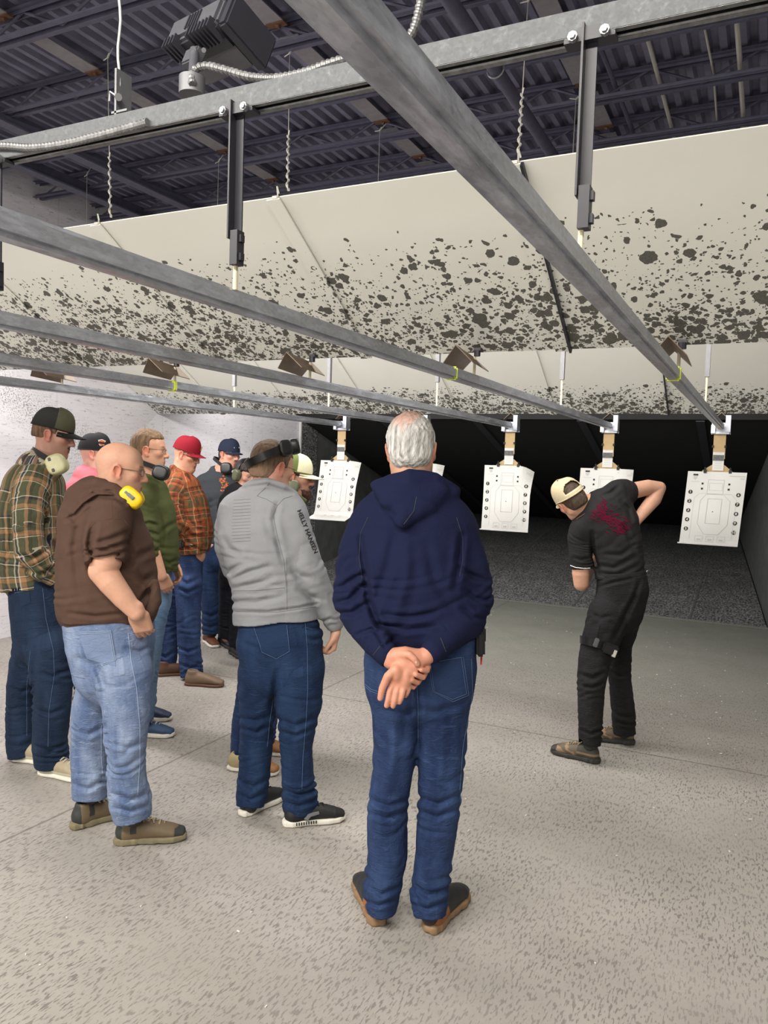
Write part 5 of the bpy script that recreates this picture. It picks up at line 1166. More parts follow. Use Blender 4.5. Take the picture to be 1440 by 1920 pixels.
# ---------------------------------------------------------------- man in the grey zip jacket
def man_grey():
    fg = Fig(3.53, 'person in light grey jacket with black ear muffs pushed up on the head', (520, 1540))
    pel = [(517, 1150, 70, .12), (524, 1200, 80, .14), (530, 1250, 74, .13)]
    near = [(560, 1260, 45, .10, -.03), (559, 1320, 42, .09, -.03), (558, 1352, 35, .082, -.03), (556, 1400, 30, .076, -.02), (557, 1455, 30, .074, -.02), (561, 1500, 33, .074, -.02), (562, 1520, 32, .070, -.02)]
    far = [(486, 1260, 41, .10, .03), (483, 1330, 34, .088, .04), (480, 1400, 31, .076, .05), (477, 1450, 29, .072, .05), (471, 1490, 28, .070, .04), (469, 1511, 26, .066, .03)]
    j = jeans(fg, pel, [near, far], 'dark_blue_denim', .0048, 5., creases=[([(520, 1260), (515, 1300), (512, 1330)], 6, .012), ([(525, 1350), (555, 1362), (592, 1345)], 5, .010), ([(525, 1372), (555, 1380), (590, 1365)], 4, .009), ([(450, 1345), (480, 1352), (508, 1340)], 5, .009), ([(450, 1365), (480, 1374), (508, 1360)], 4, .009),
        ([(530, 1480), (560, 1492), (590, 1480)], 5, .012), ([(530, 1503), (560, 1512), (594, 1500)], 4, .010), ([(450, 1465), (475, 1476), (500, 1462)], 5, .012), ([(448, 1490), (470, 1500), (494, 1488)], 4, .010), ([(455, 1205), (480, 1215), (500, 1235)], 5, .008), ([(575, 1175), (590, 1180), (602, 1176)], 4, .009), ([(575, 1195), (590, 1200), (604, 1196)], 4, .008)])
    m2 = MB(); patch(m2, j.bvh, [(474, 1171), (538, 1170), (543, 1222), (492, 1222)], 10, 10, .002, shape=lambda u, v: (0, 12 * max(0, v - .7) * (1 - abs(2 * u - 1)) * 3)); m2.build('back_pocket', 'dark_blue_denim', j.o, True)
    mb = MB(); b = j.bvh
    seam(mb, b, [(538, 1172), (543, 1221), (518, 1235), (492, 1222), (476, 1175)], .0011, 5, .0035); seam(mb, b, [(572, 1168), (576, 1215), (577, 1290), (574, 1350), (568, 1420), (566, 1480)], .0010, 5, .0008); seam(mb, b, [(572, 1176), (585, 1180), (598, 1177)], .0009, 5, .0008)
    seam(mb, b, [(512, 1310), (506, 1350), (501, 1400)], .0009, 5, .0008); mb.build('stitching', 'stitch_pale', j.o)
    torso = [(518, 1163, 80, .145), (516, 1135, 79, .148), (510, 1095, 77, .145), (500, 1050, 78, .145), (491, 1000, 80, .145), (490, 962, 76, .125), (497, 932, 46, .085), (502, 915, 30, .068)]
    aN = [(535, 950, 31, .072, -.02), (548, 975, 33, .074, -.04), (562, 1015, 31, .070, -.05), (578, 1060, 30, .066, -.05), (600, 1108, 26, .058, -.02), (620, 1148, 20, .048, .02), (629, 1176, 16, .040, .04)]
    aF = [(445, 955, 28, .07, .03), (430, 985, 25, .07, .05), (428, 1025, 22, .062, .08), (438, 1065, 22, .06, .14), (462, 1092, 22, .05, .20)]
    def col(c):
        c.F.tube([fg.p(551, 928, -.02), fg.p(530, 915, -.06), fg.p(500, 906, -.075), fg.p(466, 912, -.05), fg.p(455, 920, .03)], [.016, .019, .020, .019, .016], fg.u, .012, keep=False)
    g = garment(fg, 'zip_jacket', 'grey_softshell', torso, [aN, aF], .005, 7., [fg.p(508, 885, .0), fg.p(505, 915, .01)], [(545, 962, -.02, .062), (500, 932, .0, .070), (440, 962, .02, .062)], col, wrs=(.009, .008),
        creases=[([(520, 945), (513, 975), (522, 1020), (532, 1060)], 5, .010), ([(440, 1085), (470, 1072), (505, 1062)], 5, .012), ([(438, 1103), (470, 1098), (510, 1085)], 5, .010), ([(450, 1060), (430, 1072), (418, 1068)], 5, .012), ([(440, 1130), (480, 1130), (530, 1118)], 5, .009), ([(438, 1146), (500, 1148), (560, 1140), (596, 1132)], 3, .008),
                 ([(500, 980), (512, 1010), (535, 1030)], 7, .009), ([(540, 1060), (560, 1080), (590, 1085)], 6, .009), ([(560, 1105), (585, 1120), (605, 1125)], 5, .009), ([(605, 1165), (620, 1160), (636, 1165)], 3, .008), ([(420, 1010), (432, 1030), (450, 1040)], 5, .010), ([(455, 915), (500, 908), (548, 925)], 3, .006)])
    mb = MB(); b = g.bvh; seam(mb, b, [(482, 930), (500, 936), (520, 948), (512, 965), (520, 1005), (532, 1050), (538, 1110)], .0011, 5); seam(mb, b, [(482, 930), (497, 915), (505, 905)], .0011, 5); seam(mb, b, [(520, 948), (532, 935), (548, 930)], .0011, 5)
    seam(mb, b, [(437, 1108), (480, 1107), (534, 1102)], .0011, 5); seam(mb, b, [(537, 1045), (538, 1143)], .0010, 5); seam(mb, b, [(437, 1146), (520, 1148), (592, 1138)], .0014, 5); mb.build('seams', 'stitch_grey', g.o)
    mb = MB()
    for i in range(14): seam(mb, b, [(436 - i * .1 + max(0, 5 - i) * .5, 938 + i * 6.0), (470, 936 + i * 6.0)], .0009, 6, .0004)
    mb.build('vent_lines', 'stitch_grey', g.o)
    # lettering down the sleeve
    tv, tf = text_shape('HELLY HANSEN', 11.5, .25); a0 = np.array([560., 957.]); a1 = np.array([592., 1037.]); d = (a1 - a0) / np.linalg.norm(a1 - a0); nn = np.array([d[1], -d[0]]); mid = (a0 + a1) / 2
    W_ = max(q[0] for q in tv) - min(q[0] for q in tv); sc_ = np.linalg.norm(a1 - a0) / W_
    V = []
    for q in tv:
        pp = mid + d * q[0] * sc_ + nn * q[1] * min(sc_, .95); h_ = hit(b, pp[0], pp[1], .002); V.append(h_ if h_ is not None else fg.p(pp[0], pp[1], -.1))
    MB().add(V, tf).build('sleeve_lettering', 'print_dark', g.o, fix=False)
    H = Head(fg.p(510, 878), cdir(.72, -.16, -.66), sc=.97); neck = fg.p(505, 925)
    arms = [armpts(fg, aN, [.045, .048, .046, .044, .038, .032, .028]), armpts(fg, aF, [.045, .045, .04, .04, .035])]
    def hands(F): hand(F, fg.p(630, 1181, .04), cdir(-.22, -1, .02), cdir(.92, -.1, -.30), 1, (.75, .8, .8, .75), .05, .96, (.75, .25, .35), .25)
    figbody(fg, H, neck, torso, arms, (.64, .35, .24), .0042, .060, [near, far], hands, None, .1, [((.07, -.03, -.04), (.03, .06, .05), (.62, .25, .20), .4, 1.5, True)], fat=.004)
    def nape(q, c):
        m = np.clip((.005 - q[:, 2]) / .045, 0, 1)[:, None] * .7; return c * (1 - m) + np.array((.42, .26, .17)) * m
    hair(fg, H, (.15, .095, .055), .005, .058, -.058, col_fn=nape, rough_amp=.0016)
    glasses(fg, H)
    band = [fg.p(555, 838, .10), fg.p(536, 838, -.055), fg.p(516, 846, -.110), fg.p(492, 856, -.125), fg.p(468, 868, -.09), fg.p(462, 872, .0), fg.p(470, 862, .08)]
    bb = []; 
    for i in range(len(band) - 1):
        p0, p1, p2, p3 = band[max(i - 1, 0)], band[i], band[i + 1], band[min(i + 2, len(band) - 1)]
        for t in np.linspace(0, 1, 6)[:-1]: bb.append(.5 * ((2 * p1) + (-p0 + p2) * t + (2 * p0 - 5 * p1 + 4 * p2 - p3) * t * t + (-p0 + 3 * p1 - 3 * p2 + p3) * t ** 3))
    muffs(fg, [(fg.p(535, 840, -.075), cdir(.35, .15, 1), cdir(-.2, 1, 0)), (fg.p(552, 837, .045), cdir(1, .2, -.1), cdir(-.1, 1, 0))], bb[2:], 'black_plastic', rx=.030, rz=.038, th=.026, bw=.034)
    fn = two_tone((.014, .014, .015), (.014, .014, .015), lambda q: q[:, 1] > 0)
    a, t_ = onfloor(531, 1549), onfloor(633, 1536); o = shoe(fg, a, t_ - a, fn, 'white_rubber', 1.0, .075, 'black_twill')
    f = nrm(A(*(t_ - a)[:2], 0)); rr = np.cross(f, A(0, 0, 1)); L = lambda x, y, z: A(a[0], a[1], 0) + rr * x + f * y + A(0, 0, z)
    MB().prism([L(.044, .085, .040), L(.044, .10, .062), L(.042, .150, .066), L(.042, .152, .056), L(.045, .112, .050), L(.046, .10, .036)], rr * -.02, rr * .004).build('shoe_emblem', 'stitch_grey', o)
    mb = MB()
    for i in range(9): mb.box(L(.046, .05 + .011 * i, .022), (.005, .004, .012), np.array([rr, f, A(0, 0, 1)]).T)
    mb.build('sole_slots', 'print_dark', o)
    a, t_ = onfloor(452, 1532), onfloor(522, 1496); shoe(fg, a, t_ - a, fn, 'white_rubber', 1.0, .075, 'black_twill')
man_grey()

# ---------------------------------------------------------------- man in the olive plaid flannel, far left
def man_plaid():
    fg = Fig(4.01, 'person at the far left in olive plaid flannel shirt and cap', (75, 1440))
    pel = [(72, 1085, 48, .150), (78, 1150, 52, .155), (82, 1200, 50, .145)]
    near = [(95, 1215, 42, .10, -.08), (98, 1285, 36, .09, -.09), (96, 1345, 32, .082, -.09), (92, 1390, 30, .08, -.08), (97, 1432, 31, .078, -.06)]
    far = [(62, 1215, 38, .10, .08), (44, 1285, 28, .088, .09), (39, 1345, 26, .080, .10), (39, 1395, 25, .078, .10), (41, 1418, 25, .076, .10)]
    j = jeans(fg, pel, [near, far], 'deep_indigo_denim', .0055, 9., creases=[([(65, 1215), (64, 1270), (64, 1340)], 5, .010), ([(75, 1260), (100, 1268), (130, 1255)], 4, .010), ([(70, 1330), (95, 1338), (122, 1328)], 4, .009), ([(70, 1400), (95, 1408), (122, 1396)], 4, .010), ([(20, 1290), (40, 1298), (60, 1288)], 4, .009)])
    m2 = MB(); patch(m2, j.bvh, [(32, 1108), (55, 1104), (58, 1130), (40, 1138)], 8, 8, .002); m2.build('back_pocket', 'deep_indigo_denim', j.o, True)
    mb = MB(); b = j.bvh; seam(mb, b, [(80, 1103), (86, 1160), (100, 1220), (102, 1265), (92, 1330), (90, 1400)], .0010, 5, .0008); seam(mb, b, [(57, 1220), (50, 1290), (50, 1380)], .0009, 5, .0008); seam(mb, b, [(28, 1112), (55, 1106)], .0011, 4, .003); mb.build('stitching', 'stitch_pale', j.o)
    torso = [(62, 1104, 53, .165), (58, 1060, 58, .170), (60, 1010, 60, .172), (60, 960, 60, .175), (64, 915, 54, .155), (72, 882, 40, .11), (80, 866, 26, .07)]
    aN = [(66, 900, 26, .075, -.09), (56, 930, 31, .082, -.15), (52, 980, 32, .080, -.19), (58, 1030, 30, .075, -.20), (76, 1062, 25, .065, -.17), (105, 1080, 20, .052, -.12)]
    aF = [(75, 900, 26, .075, .09), (85, 950, 28, .075, .17), (95, 1020, 26, .070, .18), (112, 1060, 20, .06, .14)]
    def col(c):
        F = c.F; F.tube([fg.p(108, 893, -.07), fg.p(84, 872, -.10), fg.p(56, 862, -.075), fg.p(50, 862, .0), fg.p(58, 860, .07)], [(.012, .03)] * 5, fg.f, .012, keep=False)
        F.tube([fg.p(22, 1095, -.02), fg.p(28, 1112, -.04)], [(.045, .10), (.035, .08)], fg.r, .03, keep=False)
    g = garment(fg, 'flannel_shirt', 'olive_plaid', torso, [aN, aF], .0052, 11., [fg.p(96, 830, 0), fg.p(84, 872, 0)], [(62, 912, -.13, .062), (76, 884, 0, .068), (66, 912, .13, .062)], col, ddmax=.05,
        creases=[([(86, 930), (84, 990), (86, 1030)], 5, .014), ([(20, 950), (22, 1000), (18, 1050)], 5, .012), ([(35, 1040), (60, 1048), (85, 1035)], 4, .012), ([(45, 1065), (75, 1078), (108, 1062)], 4, .012), ([(90, 920), (98, 960), (108, 1000)], 5, .010), ([(92, 1010), (105, 1030), (114, 1050)], 5, .012)])
    H = Head(fg.p(100, 817), cdir(1, -.20, -.12), sc=.95); neck = fg.p(82, 868)
    figbody(fg, H, neck, torso, [armpts(fg, aN, [.05, .05, .045, .04, .035, .03]), armpts(fg, aF, [.05, .045, .04, .035])], (.60, .325, .235), .0045, .054, [near, far], None, ('mustache', (.035, .018, .012)), .3)
    hair(fg, H, (.16, .085, .05), .003, .058, -.022, rough_amp=.0008, side=.01)
    def emb(o, L): pass
    cap(fg, H, ('olive_twill', 'charcoal_mesh'), 'black_twill', -.10, .040, curve=.026, brim_len=.080)
    glasses(fg, H)
    cn = fg.p(106, 871, -.125); n_ = cdir(.12, .12, 1); up = cdir(-.35, .9, 0)
    band = arc(fg.p(92, 862, -.125), fg.p(96, 862, .11), fg.p(60, 842, 0))
    muffs(fg, [(cn, n_, up), (fg.p(110, 870, .11), cdir(.1, 0, -1), up)], band, 'tan_plastic', rx=.048, rz=.052, th=.032, slots=True, bw=.028)
    c1, c2 = (.40, .33, .22), (.62, .58, .45)
    fn = lambda q: np.where((q[:, 2] < .040)[:, None], np.array(c2), np.array(c1))
    a, t_ = onfloor(74, 1450), onfloor(150, 1462); shoe(fg, a, t_ - a, fn, 'white_rubber', 1.02, .075, 'lace_grey', 'flat')
    a, t_ = onfloor(21, 1424), onfloor(85, 1430); shoe(fg, a, t_ - a, fn, 'white_rubber', 1.02, .075, None, 'flat')
man_plaid()

# ---------------------------------------------------------------- man in pink with the black cap, behind the brown hoodie
def man_pink():
    fg = Fig(5.2, 'person in pink shirt and black cap behind the bald man', (160, 1305))
    torso = [(168, 1090, 46, .15), (166, 1040, 50, .155), (164, 980, 50, .16), (166, 930, 46, .15), (172, 900, 34, .11), (178, 884, 20, .065)]
    aN = [(170, 918, 22, .07, -.10), (160, 950, 24, .072, -.16), (158, 990, 22, .068, -.18)]; aF = [(176, 918, 22, .07, .10), (180, 960, 22, .07, .17)]
    pel = [(168, 1075, 42, .14), (168, 1120, 42, .14), (168, 1150, 40, .13)]
    near = [(172, 1160, 30, .09, -.08), (166, 1220, 26, .08, -.08), (162, 1290, 22, .075, -.08)]; far = [(165, 1160, 30, .09, .08), (162, 1220, 24, .08, .08), (158, 1285, 22, .075, .08)]
    jeans(fg, pel, [near, far], 'deep_indigo_denim', .008, 3.)
    garment(fg, 'shirt', 'pink_cotton', torso, [aN, aF], .007, 2., [fg.p(190, 850, 0), fg.p(180, 886, 0)], [(168, 925, -.13, .06), (176, 896, 0, .06), (170, 925, .13, .06)], creases=[([(172, 880), (188, 888), (200, 890)], 3, .006), ([(140, 910), (150, 930), (152, 960)], 4, .010)])
    H = Head(fg.p(179, 853), cdir(1, -.10, -.10), sc=.95)
    arms = [([fg.p(*q[:2], q[4]) for q in aN] + [fg.p(170, 1040, -.18), fg.p(195, 1080, -.14)], [.045, .045, .042, .038, .03]), ([fg.p(*q[:2], q[4]) for q in aF] + [fg.p(195, 1040, .17), fg.p(215, 1070, .14)], [.045, .045, .04, .03])]
    def hands(F):
        hand(F, fg.p(197, 1082, -.14), cdir(.6, -.8, 0), cdir(0, .3, 1), -1); hand(F, fg.p(216, 1072, .14), cdir(.6, -.8, 0), cdir(0, .3, -1), 1)
    figbody(fg, H, fg.p(178, 888), torso, arms, (.62, .33, .26), .0055, .058, [near, far], hands, None, .1)
    def emb(o, L):
        V = [L(.012 * math.cos(a) * (1 if i % 2 else .7) + .050, .0845 + .010 * math.sin(a), .045 + .020 * math.sin(a) * (1 if i % 2 else .8)) for i, a in enumerate(np.linspace(0, 6.283, 9)[:-1])]
        sh = MB(); 
        pts = [(-.030, .018), (0, .026), (.030, .018), (.022, .0), (.022, -.012), (0, -.026), (-.022, -.012), (-.022, 0)]
        def S(x, z, o_): a = .62; X = .078 * math.cos(a) + x * -math.sin(a) * .8; Y = .100 * math.sin(a) - .010 + x * math.cos(a) * .9; nv = nrm(A(math.cos(a), math.sin(a), .35)); return L(*(A(X, Y, .052 + z) + nv * o_))
        MB().add([S(x, z, .008) for x, z in pts] , [tuple(range(8))]).build('cap_emblem', 'print_white', o, fix=False)
        MB().add([S(x * .86, z * .84, .0095) for x, z in pts], [tuple(range(8))]).build('emblem_field', 'print_orange', o, fix=False)
        MB().add([S(-.036, -.006, .011), S(.036, -.006, .011), S(.036, .006, .011), S(-.036, .006, .011)], [(0, 1, 2, 3)]).build('emblem_bar', 'print_dark', o, fix=False)
    cap(fg, H, ('black_twill', 'black_twill'), 'black_twill', -.02, .034, emblem=emb, brim_len=.070, curve=.012, high=.115)
    fn = two_tone((.10, .08, .06), (.45, .38, .26), lambda q: (np.sin(q[:, 1] * 160) > 0))
    a, t_ = onfloor(137, 1314), onfloor(200, 1310); shoe(fg, a, t_ - a, fn, 'sole_dark', 1.02, .08, 'lace_tan', 'boot')
    a, t_ = onfloor(150, 1298), onfloor(212, 1296); shoe(fg, a, t_ - a, fn, 'sole_dark', 1.02, .08, None, 'boot')
man_pink()

# ---------------------------------------------------------------- man in the olive sweater
def man_olive():
    fg = Fig(4.58, 'person with short hair and glasses in plain olive green sweater', (285, 1372))
    torso = [(284, 1068, 45, .155), (287, 1040, 46, .16), (287, 1000, 45, .16), (284, 960, 42, .155), (279, 925, 34, .125), (276, 900, 22, .07)]
    aN = [(272, 928, 20, .068, -.08), (262, 955, 24, .070, -.14), (270, 985, 24, .066, -.17), (281, 1018, 18, .055, -.18), (290, 1044, 13, .042, -.17)]; aF = [(284, 928, 20, .065, .08), (300, 960, 22, .065, .15), (312, 1010, 18, .055, .17), (322, 1050, 14, .045, .13)]
    pel = [(284, 1060, 36, .14), (286, 1100, 35, .145), (284, 1130, 34, .135)]
    near = [(286, 1140, 30, .09, -.08), (280, 1200, 24, .08, -.08), (272, 1270, 21, .075, -.08), (268, 1352, 20, .07, -.08)]; far = [(286, 1140, 29, .09, .08), (282, 1200, 23, .08, .09), (276, 1270, 20, .075, .09), (272, 1335, 18, .07, .09)]
    jeans(fg, pel, [near, far], 'faded_blue_denim', .0065, 4.)
    def ext(c): c.F.tube([fg.p(296, 905, -.06), fg.p(280, 895, -.085), fg.p(262, 892, -.05), fg.p(258, 892, .04)], [.012] * 4, fg.u, .012, keep=False)
    g = garment(fg, 'sweater', 'olive_knit', torso, [aN, aF], .0055, 4., [fg.p(286, 865, 0), fg.p(278, 898, 0)], [(272, 935, -.12, .058), (278, 912, 0, .06), (276, 935, .12, .058)], ext,
        creases=[([(262, 985), (280, 980), (296, 985)], 3, .010), ([(268, 1000), (283, 998), (296, 1003)], 3, .010), ([(272, 1015), (285, 1014), (297, 1018)], 3, .010), ([(298, 960), (305, 1000), (300, 1040)], 5, .010), ([(300, 1000), (318, 985), (328, 980)], 4, .008), ([(302, 1050), (318, 1056), (330, 1050)], 3, .008), ([(278, 1032), (288, 1030), (298, 1034)], 3, .008)])
    H = Head(fg.p(280, 846), cdir(1, -.04, -.10), sc=.95)
    arms = [([fg.p(*q[:2], q[4]) for q in aN] + [fg.p(303, 1080, -.16)], [.045, .045, .045, .042, .038, .029]), armpts(fg, aF, [.045, .045, .04, .03])]
    def hands(F): hand(F, fg.p(303, 1079, -.145), cdir(.25, -.85, -.50), cdir(.1, .35, 1), 1, (.3, .3, .3, .3), .01, .92, (.95, .2, .2), .2); hand(F, fg.p(328, 1058, .13), cdir(.3, -.9, 0), cdir(.7, 0, -.6), 1, (.6, .6, .6, .6), .02, .9)
    figbody(fg, H, fg.p(276, 898), torso, arms, (.60, .32, .21), .0045, .056, [near, far], hands, None, .35)
    hair(fg, H, (.17, .10, .048), .005, .074, -.034, front=.036, side=.030, rough_amp=.0016, puff=.006)
    glasses(fg, H)
    muffs(fg, [(fg.p(301, 886, -.12), cdir(.2, .1, 1), cdir(.35, .9, 0)), (fg.p(304, 886, .10), cdir(.2, 0, -1), cdir(.35, .9, 0))], arc(fg.p(290, 876, -.12), fg.p(292, 876, .10), fg.p(252, 862, 0)), 'black_plastic', rx=.046, rz=.043, th=.030, bw=.028)
    fn = lambda q: np.tile((.035, .075, .16), (len(q), 1))
    a, t_ = onfloor(236, 1378), onfloor(326, 1381); shoe(fg, a, t_ - a, fn, 'white_rubber', 1.0, .07, 'lace_grey')
    a, t_ = onfloor(236, 1348), onfloor(322, 1350); shoe(fg, a, t_ - a, lambda q: np.tile((.03, .045, .085), (len(q), 1)), 'white_rubber', 1.0, .07, None)
man_olive()

# ---------------------------------------------------------------- man with the red cap
def man_red_cap():
    fg = Fig(5.78, 'person in red cap and orange plaid shirt looking down', (350, 1275))
    torso = [(360, 1038, 31, .14), (358, 1015, 37, .15), (355, 985, 41, .16), (350, 950, 40, .16), (342, 918, 34, .14), (337, 895, 24, .08), (338, 884, 18, .06)]
    aN = [(334, 905, 18, .065, -.07), (325, 925, 19, .07, -.13), (324, 955, 18, .066, -.16), (335, 985, 17, .06, -.15), (365, 1000, 14, .05, -.06)]; aF = [(345, 905, 18, .065, .07), (365, 935, 19, .065, .14), (375, 975, 17, .06, .14), (384, 1005, 12, .05, .04)]
    pel = [(352, 1022, 26, .13), (352, 1060, 27, .135), (350, 1085, 28, .13)]
    near = [(353, 1095, 26, .09, -.07), (353, 1150, 22, .08, -.07), (354, 1200, 21, .075, -.07), (357, 1240, 21, .075, -.07), (360, 1268, 21, .07, -.07)]; far = [(335, 1095, 26, .09, .07), (324, 1150, 21, .08, .07), (316, 1205, 19, .075, .07), (309, 1255, 20, .07, .07)]
    jeans(fg, pel, [near, far], 'mid_blue_denim', .0065, 6., creases=[([(335, 1085), (350, 1095), (372, 1085)], 4, .012), ([(338, 1105), (352, 1112), (372, 1102)], 3, .010), ([(335, 1215), (352, 1222), (374, 1215)], 3, .010), ([(338, 1245), (355, 1252), (378, 1245)], 3, .010), ([(295, 1225), (310, 1232), (326, 1222)], 3, .010)])
    MB().tube([fg.p(351 + 30 * math.cos(a), 1022, -.14 * math.sin(a)) for a in np.linspace(0, 6.283, 25)[:-1]], .014, 8, closed=True).build('belt', 'black_plastic', fg.e, True)
    MB().box(fg.p(338, 1020, -.165), (.06, .05, .10), RC, bev=.01).build('holster', 'black_plastic', fg.e, True)
    def ext(c): c.F.tube([fg.p(362, 898, -.05), fg.p(345, 888, -.085), fg.p(325, 878, -.05), fg.p(322, 876, .04)], [.016] * 4, fg.u, .012, keep=False)
    garment(fg, 'plaid_shirt', 'orange_plaid', torso, [aN, aF], .006, 6., [fg.p(345, 862, 0), fg.p(338, 890, 0)], [(332, 918, -.12, .055), (340, 900, 0, .06), (345, 918, .12, .055)], ext, carve=False,
        creases=[([(352, 910), (365, 940), (380, 965)], 4, .012), ([(340, 940), (352, 975), (375, 1000)], 4, .010), ([(335, 985), (360, 1005), (390, 1010)], 4, .012), ([(350, 1015), (370, 1030), (388, 1035)], 3, .010)])
    H = Head(fg.p(350, 853), cdir(.95, -.30, .22), sc=.95)
    figbody(fg, H, fg.p(338, 892), torso, [armpts(fg, aN, [.045, .045, .042, .038, .03]), armpts(fg, aF, [.045, .045, .04, .03])], (.60, .29, .185), .005, .060, [near, far], None, None, .1, fat=.006)
    glasses(fg, H, thick=.0014)
    def emb(o, L):
        tv = [(.020 * math.cos(a) * (1 if i % 2 else .82), .020 * math.sin(a)) for i, a in enumerate(np.linspace(0, 6.283, 13)[:-1])]; tf = [tuple(range(12))]; V = []
        for q in tv: a = math.pi / 2 - (q[0] + -.012) / .085; V.append(L(.083 * math.cos(a), .108 * math.sin(a) - .004, .048 + q[1]))
        MB().add(V, tf).build('cap_emblem', 'print_gold', o, fix=False)
    cap(fg, H, ('red_twill', 'red_twill'), 'red_twill', -.06, .036, emblem=emb, brim_len=.070, curve=.022)
    fn = lambda q: np.tile((.17, .11, .07), (len(q), 1))
    a, t_ = onfloor(346, 1284), onfloor(412, 1287); shoe(fg, a, t_ - a, fn, 'leather_brown', 1.02, .09, None, 'flat')
    a, t_ = onfloor(291, 1268), onfloor(345, 1264); shoe(fg, a, t_ - a, lambda q: np.tile((.10, .045, .025), (len(q), 1)), 'leather_brown', 1.02, .09, None, 'flat')
man_red_cap()

# ---------------------------------------------------------------- man with the navy cap and charcoal shirt
def man_navy_cap():
    fg = Fig(6.8, 'person in navy cap and charcoal shirt with orange chest print', (395, 1208))
    torso = [(412, 1018, 38, .13), (412, 980, 40, .14), (410, 930, 42, .14), (408, 905, 38, .12), (412, 886, 22, .07)]
    aN = [(380, 902, 14, .06, -.02), (374, 930, 14, .06, -.03), (374, 965, 13, .055, -.03), (384, 1000, 11, .045, -.08)]; aF = [(438, 905, 14, .06, .02), (446, 940, 14, .06, .03), (446, 985, 12, .05, .02), (440, 1010, 10, .04, -.05)]
    pel = [(410, 1005, 34, .13), (410, 1045, 34, .13)]; near = [(395, 1050, 20, .09, -.02), (395, 1110, 18, .08, 0), (395, 1150, 17, .07, 0), (397, 1188, 17, .07, 0)]; far = [(425, 1050, 20, .09, .02), (426, 1110, 17, .08, .03), (424, 1180, 16, .07, .05)]
    jeans(fg, pel, [near, far], 'dark_blue_denim', .008, 8., creases=[([(380, 1150), (395, 1156), (410, 1148)], 3, .012), ([(382, 1172), (396, 1176), (411, 1170)], 3, .010)])
    g = garment(fg, 'long_sleeved_shirt', 'charcoal_cotton', torso, [aN, aF], .0065, 5., [fg.p(424, 862, 0), fg.p(414, 884, 0)], [(384, 910, 0, .055), (411, 894, 0, .06), (436, 912, 0, .055)], creases=[([(385, 930), (382, 970), (386, 1000)], 3, .014), ([(395, 940), (400, 980), (410, 1005)], 5, .012)])
    mb = MB(); rs = np.random.RandomState(3)
    for i in range(46):
        x, y = rs.uniform(412, 429), rs.uniform(892, 924); r = rs.uniform(.8, 2.4); V = [hit(g.bvh, x + r * math.cos(a), y + r * rs.uniform(.5, 1) * math.sin(a), .003) for a in np.linspace(0, 6.28, 7)[:-1]]
        if all(q is not None for q in V): mb.add(V, [tuple(range(6))])
    mb.build('chest_print', 'print_orange', g.o, fix=False)
    H = Head(fg.p(430, 853), cdir(.80, -.15, .62), sc=.96)
    arms = [armpts(fg, aN, [.045, .045, .04, .03]), armpts(fg, aF, [.045, .045, .04, .03])]
    def hands(F): hand(F, fg.p(390, 1008, -.10), cdir(.6, -.7, .2), cdir(0, .2, 1), -1, s=.95); hand(F, fg.p(437, 1015, -.07), cdir(-.5, -.7, .2), cdir(0, .2, 1), 1, s=.95)
    figbody(fg, H, fg.p(414, 888), torso, arms, (.58, .30, .21), .005, .056, [near, far], hands, ('goatee', (.16, .12, .10)), .3)
    hair(fg, H, (.06, .04, .03), .004, .05, -.05, rough_amp=.0008)
    def emb(o, L): MB().add([L(x, .101 - abs(x) * .25, .038 + z) for x, z in ((-.03, .0), (.032, -.002), (.034, .007), (-.026, .011))], [(0, 1, 2, 3)]).build('cap_emblem', 'print_white', o, fix=False)
    cap(fg, H, ('navy_twill', 'navy_twill'), 'navy_twill', -.02, .034, emblem=emb, brim_len=.066)
    muffs(fg, [(fg.p(424, 878, -.11), cdir(-.1, .1, 1), cdir(0, 1, 0)), (fg.p(447, 884, -.02), cdir(1, 0, .2), cdir(0, 1, 0))], arc(fg.p(416, 872, -.10), fg.p(440, 875, .09), fg.p(402, 858, .06)), 'black_plastic', rx=.048, rz=.050, th=.03, bw=.026)
    fn = lambda q: np.tile((.13, .045, .02), (len(q), 1))
    a, t_ = onfloor(385, 1203), onfloor(408, 1217); shoe(fg, a, t_ - a, fn, 'white_rubber', 1.0, .08, None, 'boot')
    a, t_ = onfloor(415, 1196), onfloor(432, 1208); shoe(fg, a, t_ - a, fn, 'white_rubber', 1.0, .08, None, 'boot')
man_navy_cap()

